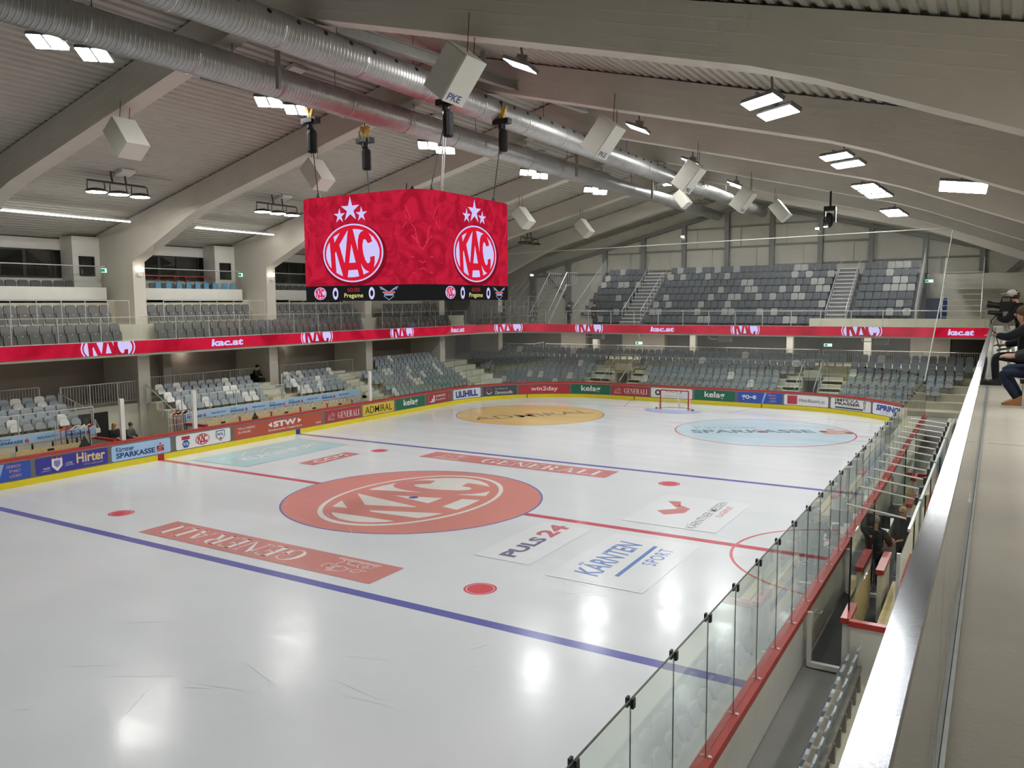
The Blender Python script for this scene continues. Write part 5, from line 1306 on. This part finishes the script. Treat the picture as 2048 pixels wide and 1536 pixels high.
person('standing official seen from behind in a black jacket beside the timekeeper table', (15.02, -1.95, 0), -.1, STAND, dict(elL=(-.3, .1, 1.15), wrL=(-.22, .34, 1.02), paL=(-.2, .4, 1.0), elR=(.3, .08, 1.16), wrR=(.24, .33, 1.05), paR=(.22, .4, 1.04), top=(0, .06, 1.73)), top='#17181c', legs='#1b1f2b', shoes='#8b8a86', hair='#8c857b')
person('official with glasses in a dark jacket facing the camera at the timekeeper table', (15.5, -.55, 0), 2.6, STAND, dict(elL=(-.3, .12, 1.1), wrL=(-.18, .32, 1.0), paL=(-.14, .38, .99), top=(0, .08, 1.68), hd=(0, .1, 1.58)), top='#1d1e24', legs='#22232a', hair='#cdb28a', glasses=True)
person('blonde woman in black behind the boards beside the white glass post', (-15.05, -1.4, 0), -1.4, STAND, dict(elL=(-.24, .06, 1.12), wrL=(-.05, .2, 1.1), paL=(.02, .22, 1.12), elR=(.24, .06, 1.12), wrR=(.06, .22, 1.08), paR=(0, .24, 1.08)), top='#121214', legs='#141416', hair='#a8875a', hairlen=.2)
person('person in a grey hooded jacket sitting behind the penalty gate', (-16.2, .05, .18), -1.2, SIT, None, top='#4c4e4e', legs='#2a2c2e', hair='#3a3a3a', hood=True, seat='black chair under the hooded person behind the penalty gate')
person('steward in black sitting under the balcony beside the concrete column', (-19.0, 9.9, 2.02), -1.3, SIT, None, top='#131316', legs='#151518', hair='#151518', cap='#17171a', seat='black chair under the steward beside the column')
person('person in a dark blue jacket standing by the scaffold stairs on the far balcony', (-11.3, 34.1, 5.0), 2.9, STAND, None, top='#2c323e', legs='#2a2c33', hair='#3b2f26')
person('person in black walking along the far balcony below the upper seats', (-9.15, 34.1, 5.0), -1.8, STAND, dict(knL=(-.1, .2, .5), anL=(-.1, .15, .1), toeL=(-.1, .3, .05)), top='#15161a', legs='#191a20', hair='#1d1a18')
person('seated person in jeans and tan shoes at the near balcony parapet', (17.76, -9.2, ZS), N90, SIT, dict(knL=(-.1, .47, .46), knR=(.12, .44, .5), anL=(-.1, .25, .1), anR=(.1, .22, .1), toeL=(-.1, .41, .04), toeR=(.1, .38, .04)), top='#23252b', legs='#1d2740', shoes='#b07a4a', hair='#4a3a2c', seat='black folding chair under the person in jeans')
person('seated person in black with a laptop leaning on the near balcony handrail', (17.66, -6.3, ZS), N90, SIT, dict(elL=(-.26, .28, .82), wrL=(-.22, .46, .86), paL=(-.2, .53, .86)), top='#101217', legs='#111218', hair='#5c4632', hairlen=.12, seat='black folding chair under the person with the laptop')
person('camera operator with a white cap standing behind the television camera', (17.66, -4.3, ZS), N90, STAND, dict(che=(0, .1, 1.2), nek=(0, .16, 1.35), hd=(0, .22, 1.43), top=(0, .22, 1.54), shL=(-.19, .12, 1.28), shR=(.19, .12, 1.28), elL=(-.26, .3, 1.05), wrL=(-.14, .46, 1.12), paL=(-.1, .5, 1.14), elR=(.26, .3, 1.05), wrR=(.14, .42, 1.1), paR=(.1, .47, 1.12)), top='#0f1013', legs='#14151a', hair='#4a3828', cap='#d8d5cc')
t = thing('laptop', 'open laptop on the lap of the seated person at the parapet', 'laptop', (17.33, -6.3, ZS+.6))
part(t, 'base', MB().obox((17.33, -6.3, ZS+.62), (.1, 0, .02), (0, .16, 0), (0, 0, .01)), M_DSTEEL); part(t, 'screen', MB().obox((17.24, -6.3, ZS+.74), (.03, 0, -.1), (0, .16, 0), (.006, 0, .002)), mat('dark blue laptop lid', '#232c40', .4))
# television camera
t = thing('television_camera', 'black television camera on a grey tripod at the near parapet', 'camera', (17.3, -4.4, ZS))
part(t, 'camera_body', MB().box(17.24, 17.5, -4.5, -4.3, 6.52, 6.7), M_BLACK); part(t, 'lens', MB().tube([(17.26, -4.4, 6.62), (17.12, -4.4, 6.64), (17.12, -4.4, 6.64), (17.04, -4.4, 6.65)], [.06, .055, .065, .07], 12), M_BLACK)
part(t, 'monitor', MB().tube([(17.3, -4.48, 6.48), (17.06, -4.48, 6.5)], .04, 8), M_BLACK); part(t, 'handle', MB().tube([(17.26, -4.4, 6.7), (17.28, -4.4, 6.78), (17.4, -4.4, 6.78), (17.42, -4.4, 6.7)], .014, 6), M_BLACK)
part(t, 'tripod_head', MB().box(17.28, 17.44, -4.48, -4.32, 6.36, 6.52).bar((17.36, -4.4, 6.42), (17.62, -4.3, 6.3), .025), M_STEEL)
for dx, dy in ((-.16, -.1), (.25, -.25), (.1, .35)): part(t, 'leg', MB().bar((17.36, -4.4, 6.38), (17.36+dx, -4.4+dy, ZS), .04), M_STEEL)
part(t, 'cable', MB().tube([(17.24, -4.46, 6.5), (17.12, -4.5, 6.35), (17.16, -4.5, 6.15), (17.3, -4.45, 6.05)], .01, 5), M_BLACK)

# ------------------------------------------------------------------ player benches on the far long side
def bench(y0, y1, label, red=True):
    t = thing('player_bench', label, 'bench', (-15.1, y0, 0), 0, 'player benches')
    part(t, 'back_board', MB().box(-15.14, -15.1, y0+.05, y1-.05, .9, 1.14), M_WOOD); part(t, 'seat_board', MB().box(-15.1, -14.75, y0+.05, y1-.05, .42, .47), M_WOOD)
    for y in (y0+.12, y1-.12): part(t, 'leg', MB().box(-15.1, -14.8, y-.03, y+.03, 0, .42), M_WOOD); part(t, 'upright', MB().box(-15.2, -15.14, y-.03, y+.03, 0, 1.1), M_WOOD)
    part(t, 'number_sign', MB().box(-15.1, -15.09, (y0+y1)/2-.13, (y0+y1)/2+.13, .98, 1.06), M_BLACK)
    if red: part(t, 'end_cap', MB().box(-15.17, -15.07, y1-.06, y1+.02, .85, 1.18), M_RED)
bl_ = ('nearest the stick rack', 'behind the pucks', 'in the middle', 'second from the corner', 'next to the corner glass')
for i in range(5): bench(3.3+2.05*i, 3.3+2.05*(i+1), 'pale wooden player bench '+bl_[i])
bench(-8.4, -5.6, 'long wooden bench at the picture edge', False); bench(-5.5, -2.7, 'long wooden bench before the stick rack', False)
M_BOT, M_LID = mat('white bottle plastic', '#e4e0dc', .4), mat('red bottle lid', '#b03a34', .4)
bb = MB().lathe([(.036, 0), (.038, .02), (.038, .15), (.03, .17), (.034, .18)], n=8).mesh('bottle_body', M_BOT); lb = MB().lathe([(.036, .18), (.036, .2), (.012, .22), (.012, .25)], n=8).mesh('lid', M_LID)
bb2 = MB().lathe([(.036, 0), (.038, .02), (.038, .15), (.03, .17), (.034, .18)], n=8).mesh('bottle_body', M_BLACK)
i = 0
for y in (3.9, 4.3, 5.0, 5.75, 6.3, 7.0, 7.65, 8.4, 8.95, 9.25, 9.8, 10.05, 10.35, 11.3, 11.5, 11.75, 12.0, 12.25, 12.7, 12.95, 13.6):
    t = thing('water_bottle', 'small white sports bottle, %s along the tops of the wooden benches' % ordw(i), 'bottle', (-15.12, y, 1.14), 0, 'bottles on the player benches'); i += 1
    link('bottle_body', bb, t); link('lid', lb, t)
for k, y in enumerate((-7.2, -6.5, -6.1, -5.4, -4.8, -4.0, -3.4, -3.0)):
    t = thing('water_bottle', 'small black sports bottle, %s along the bench at the picture edge' % ordw(k), 'bottle', (-15.12, y, 1.14), 0, 'black bottles on the near bench')
    link('bottle_body', bb2, t); link('lid', lb, t)
# puck pyramids on the board cap
pk = MB().lathe([(.036, -.013), (.038, -.011), (.038, .011), (.036, .013)], n=10).mesh('puck', M_BLACK)
def pucks(y0, n, lab, g):
    for r in range(n):
        for j in range(n-r):
            o = tag(link('puck', pk, None, (XL-.06, y0+(j-(n-r-1)/2)*.078, 1.12+.038+r*.068), 0, (0, N90, 0)), lab, 'puck', g)
pucks(-3.35, 6, 'black rubber puck in the pyramid before the stick rack', 'pucks of the pyramid before the stick rack')
pucks(5.35, 5, 'black rubber puck in the pyramid in front of the wooden benches', 'pucks of the pyramid before the benches')
# sticks
def stick(y, x, lean, c1, c2, label, g, z=0.0):
    t = thing('hockey_stick', label, 'hockey stick', (x, y, z), 0, g)
    a, b = Vector((x, y, z+.1)), Vector((x-.12, y+lean, z+1.62))
    part(t, 'shaft', MB().bar(a, b, .03, .022), mat('stick '+c1, c1, .4)); part(t, 'grip_tape', MB().bar(a, a.lerp(b, .16), .034, .026), M_WHITE)
    d = (b-a).normalized(); part(t, 'blade', MB().obox(b+Vector((0, .1, .1)), (.006, 0, 0), (0, .13, .06), (0, -.02, .045)), mat('blade '+c2, c2, .6))
cols_ = (('#c8542c', '#d0622e'), ('#7a2f2c', '#b24a34'), ('#23262c', '#d8d4cc'), ('#8d8f92', '#d8d8d4'), ('#2c3040', '#e2ded2'), ('#d0c49a', '#d8cfa8'), ('#1d1e22', '#b23a30'))
for k in range(7):
    nm = ('orange', 'maroon', 'dark white-bladed', 'grey', 'navy', 'cream', 'black red-bladed')[k]
    stick(-3.5+.2*k, -15.25, .03*(k % 3-1), *cols_[k], nm+' hockey stick in the rack beside the white bag', 'sticks in the first rack')
    stick(1.65+.13*k, -15.3, .02*(k % 3-1), *cols_[(k*3+5) % 7], ('cream', 'maroon', 'black red-bladed', 'grey', 'orange', 'navy', 'dark white-bladed')[k] if False else ORD[k]+' hockey stick in the rack beside the second white glass post', 'sticks in the second rack')
for y0, y1, nm in ((-3.7, -2.0, 'beside the white bag'), (1.5, 2.7, 'beside the second glass post')):
    t = thing('stick_rack', 'steel stick rack '+nm, 'rack', (-15.3, y0, 0), 0, 'stick racks')
    for y in (y0, y1): part(t, 'upright', MB().box(-15.42, -15.38, y-.02, y+.02, 0, 1.95), M_STEEL)
    part(t, 'cross_bar', MB().box(-15.42, -15.38, y0, y1, 1.2, 1.24), M_STEEL); part(t, 'shelf', MB().box(-15.45, -15.15, y0, y1, .05, .09), M_STEEL)
t = thing('hand_bag', 'white shoulder bag hanging beside the blonde woman', 'bag', (-15.36, -1.96, 1.4))
part(t, 'pouch', MB().prism([(-.1, 0), (.1, 0), (.115, .1), (.09, .2), (-.09, .2), (-.115, .1)], lambda u, v: (-15.3, -1.96+u, 1.38+v), lambda u, v: (-15.38, -1.96+u, 1.38+v)), M_WHITE); part(t, 'strap', MB().tube([(-15.34, -2.04, 1.57), (-15.38, -1.99, 1.93), (-15.34, -1.88, 1.57)], .012, 5), M_WHITE)
# gate furniture between the benches
for y, nm in ((-1.95, 'before the blonde woman'), (2.6, 'beside the second stick rack')):
    t = thing('gate_divider', 'white bench divider with red cap '+nm, 'divider', (-14.9, y, 0), 0, 'bench dividers')
    part(t, 'panel', MB().box(-15.7, -14.15, y-.05, y+.05, 0, 1.1), M_BOARD); part(t, 'cap', MB().box(-15.7, -14.15, y-.08, y+.08, 1.1, 1.2), M_RED)
# banners on the stand front
for i, (y0, y1) in enumerate(((-8.4, -1.8), (2.6, 9.0), (9.05, 15.0))):
    t = thing('sponsor_banner', 'light blue lettered banner on the stand wall '+('before the passage', 'behind the stick rack', 'behind the wooden benches')[i], 'banner', (-15.78, y0, 1.3), 0, 'stand banners')
    part(t, 'cloth', MB().box(-15.8, -15.785, y0, y1, 1.28, 1.64), mat('print #a9cdee', '#a9cdee', .35))
    y = y0+.2; k = 0
    while y < y1-1.0:
        if k % 2 == 0:
            part(t, 'lettering', MB().flat(join(at(text('SPARKASSE', .85, .12, .025), 0, .05), at(text('K\u00e4rntner', .4, .08), 0, .21)), lambda u, v, y=y: (-15.78, y+u, 1.29+v)), mat('print #1d3a78', '#1d3a78', .35))
            part(t, 's_emblem', MB().flat(s_mark(.16), lambda u, v, y=y: (-15.78, y+.92+u, 1.33+v)), mat('print #d2343c', '#d2343c', .35)); y += 1.4
        else:
            part(t, 'lettering', MB().flat(text('#glaubandich', .85, .13, .0), lambda u, v, y=y: (-15.78, y+u, 1.38+v)), mat('print #1d3a78', '#1d3a78', .35)); y += 1.15
        k += 1
# blue bags on the box seats
bg = MB().prism([(-.17, 0), (.17, 0), (.15, .42), (-.15, .42)], lambda u, v: (.05, u, v), lambda u, v: (-.02, u, v)).mesh('bag_body', mat('sky blue bag', '#6fb0d6', .6)); hn = MB().tube([(0, -.06, .42), (0, -.05, .52), (0, .05, .52), (0, .06, .42)], .012, 4).mesh('handle', mat('white bag handle', '#e8e8e8', .6))
for k, y in enumerate((4.89, 5.52, 6.16, 6.75, 7.33, 7.88, 8.48, 9.13, 9.69)):
    t = thing('gift_bag', 'light blue paper bag, %s along the box seats beside the first column' % ORD[k], 'bag', (-20.45, y, 7.54), 0, 'blue bags in the box'); link('bag_body', bg, t); link('handle', hn, t)
t = thing('red_rail', 'red garland rail behind the box seats with blue bags', 'rail', (-21.3, 4.4, 8.2))
part(t, 'bar', MB().box(-21.32, -21.28, 4.4, 9.9, 8.3, 8.36), M_RED)
for y in (5.4, 6.4, 7.1): part(t, 'ribbon', MB().tube([(-21.2, y, 8.35), (-21.15, y+.1, 8.15), (-21.15, y, 8.0), (-21.15, y-.08, 8.15)], .03, 5), M_RED)

# ------------------------------------------------------------------ penalty boxes and timekeeper place on the near side
def wallbox(t, nm, x0, x1, y0, y1, cap=True):
    part(t, nm, MB().box(x0, x1, y0, y1, 0, 1.03), M_BOARD)
    if cap: part(t, 'cap', MB().box(x0-.03, x1+.03, y0-.03, y1+.03, 1.03, 1.13), M_RED)
for sgn, nm in ((-1, 'near'), (1, 'far')):
    def Y(y): return y*(-sgn)
    t = thing('penalty_box', 'white penalty box with red caps on the %s side of the timekeeper' % nm, 'penalty box', (15.2, sgn*4.6, 0), 0, 'penalty boxes')
    a = lambda y0, y1: (min(sgn*y0, sgn*y1), max(sgn*y0, sgn*y1))
    wallbox(t, 'end_wall', 15.25, 16.1, *a(7.02, 7.1)); wallbox(t, 'rear_wall', 16.02, 16.1, *a(2.4, 7.0)); wallbox(t, 'inner_wall', 15.3, 15.4, *a(2.5, 3.9)); wallbox(t, 'gate_wall', 15.1, 15.2, *a(6.2, 7.0))
    part(t, 'post', MB().box(14.47, 14.55, *a(6.72, 6.8), 0, 1.03), M_BOARD); part(t, 'post', MB().box(14.47, 14.55, *a(2.3, 2.38), 0, 1.03), M_BOARD)
    part(t, 'sill', MB().box(14.5, 15.15, *a(6.72, 6.82), 0, .09), M_BOARD); part(t, 'sill', MB().box(14.5, 15.3, *a(2.36, 2.46), 0, .09), M_BOARD)
    part(t, 'glass_pane', MB().box(15.14, 15.152, *a(3.4, 6.6), 1.13, 2.5), M_GLASS); part(t, 'glass_pane', MB().box(15.15, 16.05, *a(2.5, 2.512), 1.13, 2.5), M_GLASS)
    for y in (3.4, 6.6): part(t, 'glass_edge', MB().box(15.13, 15.16, *a(y, y+.02), .95, 2.5), M_BLACK)
    part(t, 'glass_edge', MB().box(16.04, 16.07, *a(2.5, 2.52), .6, 2.5), M_BLACK)
    b = thing('penalty_bench', 'pale wooden bench inside the %s penalty box' % nm, 'bench', (15.65, sgn*4.0, 0), 0, 'penalty benches')
    part(b, 'plank', MB().box(15.48, 15.68, *a(2.55, 5.6), .46, .5), M_WOOD); part(b, 'plank', MB().box(15.72, 15.92, *a(2.55, 5.6), .46, .5), M_WOOD); part(b, 'back_plank', MB().box(15.96, 16.0, *a(2.55, 5.6), .6, .95), M_WOOD)
    for y in (2.8, 4.1, 5.4): part(b, 'leg', MB().box(15.5, 15.9, *a(y, y+.06), 0, .46), M_WOOD)
    g_ = thing('bench_gate', 'pale panel gate with dark stripe in front of the %s penalty box' % nm, 'gate', (15.12, sgn*5.3, 0), 0, 'penalty gates')
    part(g_, 'panel', MB().box(15.1, 15.13, *a(3.5, 6.1), .15, 1.1), M_WOOD); part(g_, 'stripe', MB().box(15.088, 15.1, *a(3.5, 6.1), .62, .8), M_BLACK); part(g_, 'latch', MB().box(15.08, 15.09, *a(3.9, 4.1), .9, 1.0), M_DSTEEL)
struct('box_floor_mat', MB().box(14.45, 16.1, -6.75, 6.75, -.03, .004), mat('charcoal rubber mat', '#3d3f40', .8, 0, .08, 3))
d_ = thing('door_latch', 'steel door latch on the outer board face by the near penalty box', 'latch', (14.42, -5.6, .6))
part(d_, 'plate', MB().box(14.4, 14.425, -5.7, -5.5, .55, .65), M_STEEL); part(d_, 'lever', MB().tube([(14.43, -5.6, .6), (14.5, -5.6, .6), (14.5, -5.45, .6)], .014, 6), M_STEEL)
t = thing('timekeeper_table', 'white timekeeper table behind the boards at the centre line', 'table', (14.8, 0, 0))
part(t, 'table_top', MB().box(14.52, 15.05, -1.75, 1.9, .78, .82), M_BOARD); part(t, 'apron', MB().box(14.54, 14.58, -1.7, 1.85, .55, .78), M_BOARD)
for y in (-1.65, 0, 1.8): part(t, 'leg', MB().box(14.92, 14.97, y-.02, y+.02, 0, .78), M_STEEL)
t = thing('goal_lamp', 'dark red signal lamp on a small wooden box at the timekeeper table', 'lamp', (14.66, -1.5, .82))
part(t, 'wooden_box', MB().box(14.55, 14.78, -1.62, -1.34, .82, 1.1), mat('brown lamp box', '#9a6a34', .6, 0, .15, 4)); part(t, 'lamp_cap', MB().lathe([(.1, 0), (.1, .2), (.07, .24), (.03, .26)], (14.66, -1.48, 1.1), 12), mat('dark red lamp cap', '#5a1614', .25)); part(t, 'cord', MB().tube([(14.7, -1.62, .9), (14.85, -1.75, .83), (14.95, -1.7, .4), (14.9, -1.6, .1)], .012, 5), M_BLACK)
t = thing('monitor', 'black computer monitor on the timekeeper table', 'monitor', (14.8, .35, .82)); part(t, 'screen', MB().obox((14.82, .4, 1.08), (.28, -.03, 0), (.002, .015, .004), (0, 0, .17)), M_BLACK); part(t, 'stand', MB().box(14.76, 14.88, .36, .48, .82, .92), M_BLACK)
for i, (x, y, c, nm) in enumerate(((14.75, -.9, '#e6e4de', 'white paper sheets'), (14.86, -1.1, '#c04038', 'red folder'), (14.7, -.4, '#8fb0d0', 'blue notepad'))):
    t = thing('document', nm+' on the timekeeper table', 'document', (x, y, .82)); part(t, 'sheet', MB().box(x-.1, x+.1, y-.14, y+.14, .82, .826), mat('paper '+c, c, .7)); part(t, 'cover', MB().box(x-.09, x+.07, y-.1, y+.12, .826, .83), mat('paper top '+c, c, .6))
# pale rods over the boxes
for k in range(13):
    y = 11.2-1.17*k if k < 12 else -3.25
    yb = y-.62
    if k == 12: y, yb = -3.95+.35, -3.95-.2
    t = thing('stay_rod', 'pale metal stay rod above the boxes, %s from the far end' % ordw(k), 'rod', (14.7, y, 2.35), 0, 'stay rods over the boxes')
    part(t, 'rod', MB().tube([(14.62, y, 2.38), (15.86, yb, 2.34)], .02, 6), M_WHITE); part(t, 'end_fitting', MB().box(15.83, 15.9, yb-.04, yb+.04, 2.22, 2.4), M_DSTEEL)
t = thing('box_rear_frame', 'long steel frame with glass behind the boxes and the rods', 'frame', (15.95, 0, 0))
for y in (-6.9, -2.4, 2.4, 6.9, 11): part(t, 'post', MB().box(15.92, 15.98, y-.03, y+.03, 0, 2.4), M_STEEL)
part(t, 'top_rail', MB().box(15.92, 15.97, -5.0, 11.2, 2.3, 2.36), M_STEEL)
for y in (-6.8, -2.3, 2.5, 7.0): part(t, 'glass_pane', MB().box(15.945, 15.957, y+.05, y+4.2, 1.13, 2.28), M_GLASS)
for k in range(6):
    y = 1.0+1.6*k; s_ = thing('sports_bag', ORD[k]+' dark equipment bag hung on the rear frame beyond the officials', 'bag', (15.85, y, 1.5), 0, 'equipment on the rear frame')
    part(s_, 'bag_body', MB().ell((15.82, y, 1.75), .1, .22+.03*(k % 2), .24, 10, 6), M_BLACK, smooth=True); part(s_, 'strap', MB().tube([(15.84, y-.1, 1.9), (15.9, y, 2.3), (15.84, y+.1, 1.9)], .014, 5), M_DSTEEL)

# ------------------------------------------------------------------ metal stairs and stages on the balcony corners
def scaffold(x0, y0, dx, n, label, w, rise=.36, zb=5.0):
    t = thing('metal_stairs', label, 'stairs', (x0, y0, zb))
    for i in range(n): part(t, 'tread', MB().box(x0+min(0, dx)*1.0, x0+max(0, dx)*1.0, y0+.36*i, y0+.36*i+.34, zb+rise*i+rise-.05, zb+rise*i+rise), M_STEEL)
    part(t, 'platform', MB().box(x0+min(0, dx), x0+max(0, dx), y0+.36*n, y0+.36*n+2.0, zb+rise*n-.06, zb+rise*n), M_STEEL)
    for x in (x0, x0+dx):
        part(t, 'stringer', MB().bar((x, y0, zb+.1), (x, y0+.36*n, zb+rise*n), .05, .16), M_STEEL)
        part(t, 'handrail', MB().tube([(x, y0, zb+1.0), (x, y0+.36*n, zb+rise*n+1.0), (x, y0+.36*n+2.0, zb+rise*n+1.0)], .025, 6), M_STEEL)
        for i in range(0, n+6, 1):
            yy = y0+.36*i; zz = zb+rise*min(i, n); part(t, 'baluster', MB().bar((x, yy, zz), (x, yy, zz+1.0), .025), M_STEEL)
scaffold(-14.9, 34.4, 1.6, 9, 'galvanised stairs to the stage beside the upper stand', 1.6)
scaffold(14.1, 35.6, 2.2, 10, 'galvanised stairs climbing towards the near side balcony', 2.2)
for k in range(3):
    x0 = -20.2+1.75*k
    t = thing('steel_stage', ORD[k]+' galvanised standing stage with guard rails in the balcony corner', 'stage', (x0, 34.2, 5.0), 0, 'standing stages')
    part(t, 'deck', MB().box(x0, x0+1.65, 34.2, 35.0, 5.5+.1*k, 5.56+.1*k), M_STEEL); part(t, 'deck', MB().box(x0, x0+1.65, 35.0, 35.8, 5.9+.1*k, 5.96+.1*k), M_STEEL); part(t, 'deck', MB().box(x0, x0+1.65, 35.8, 36.6, 6.3+.1*k, 6.36+.1*k), M_STEEL)
    for j, yy in enumerate((34.2, 35.0, 35.8)):
        z = 5.5+.4*j
        for xx in (x0, x0+.82, x0+1.64): part(t, 'post', MB().bar((xx, yy, 5.0), (xx, yy, z+1.0), .035), M_STEEL)
        part(t, 'guard_rail', MB().tube([(x0, yy, z+1.0), (x0+1.64, yy, z+1.0)], .02, 5), M_STEEL); part(t, 'guard_rail', MB().tube([(x0, yy, z+.5), (x0+1.64, yy, z+.5)], .015, 5), M_STEEL)
dr = struct('door_1', MB().box(12.6, 14.1, 42.3, 42.4, 5.0, 6.9), mat('blue door', '#2f4a8a', .5)); struct('door_handle', MB().box(12.75, 12.8, 42.25, 42.3, 5.95, 6.1), M_STEEL, dr)
struct('wall_door_surround', MB().box(12.3, 19.5, 42.4, 42.5, 5.0, 8.6), M_WALL)
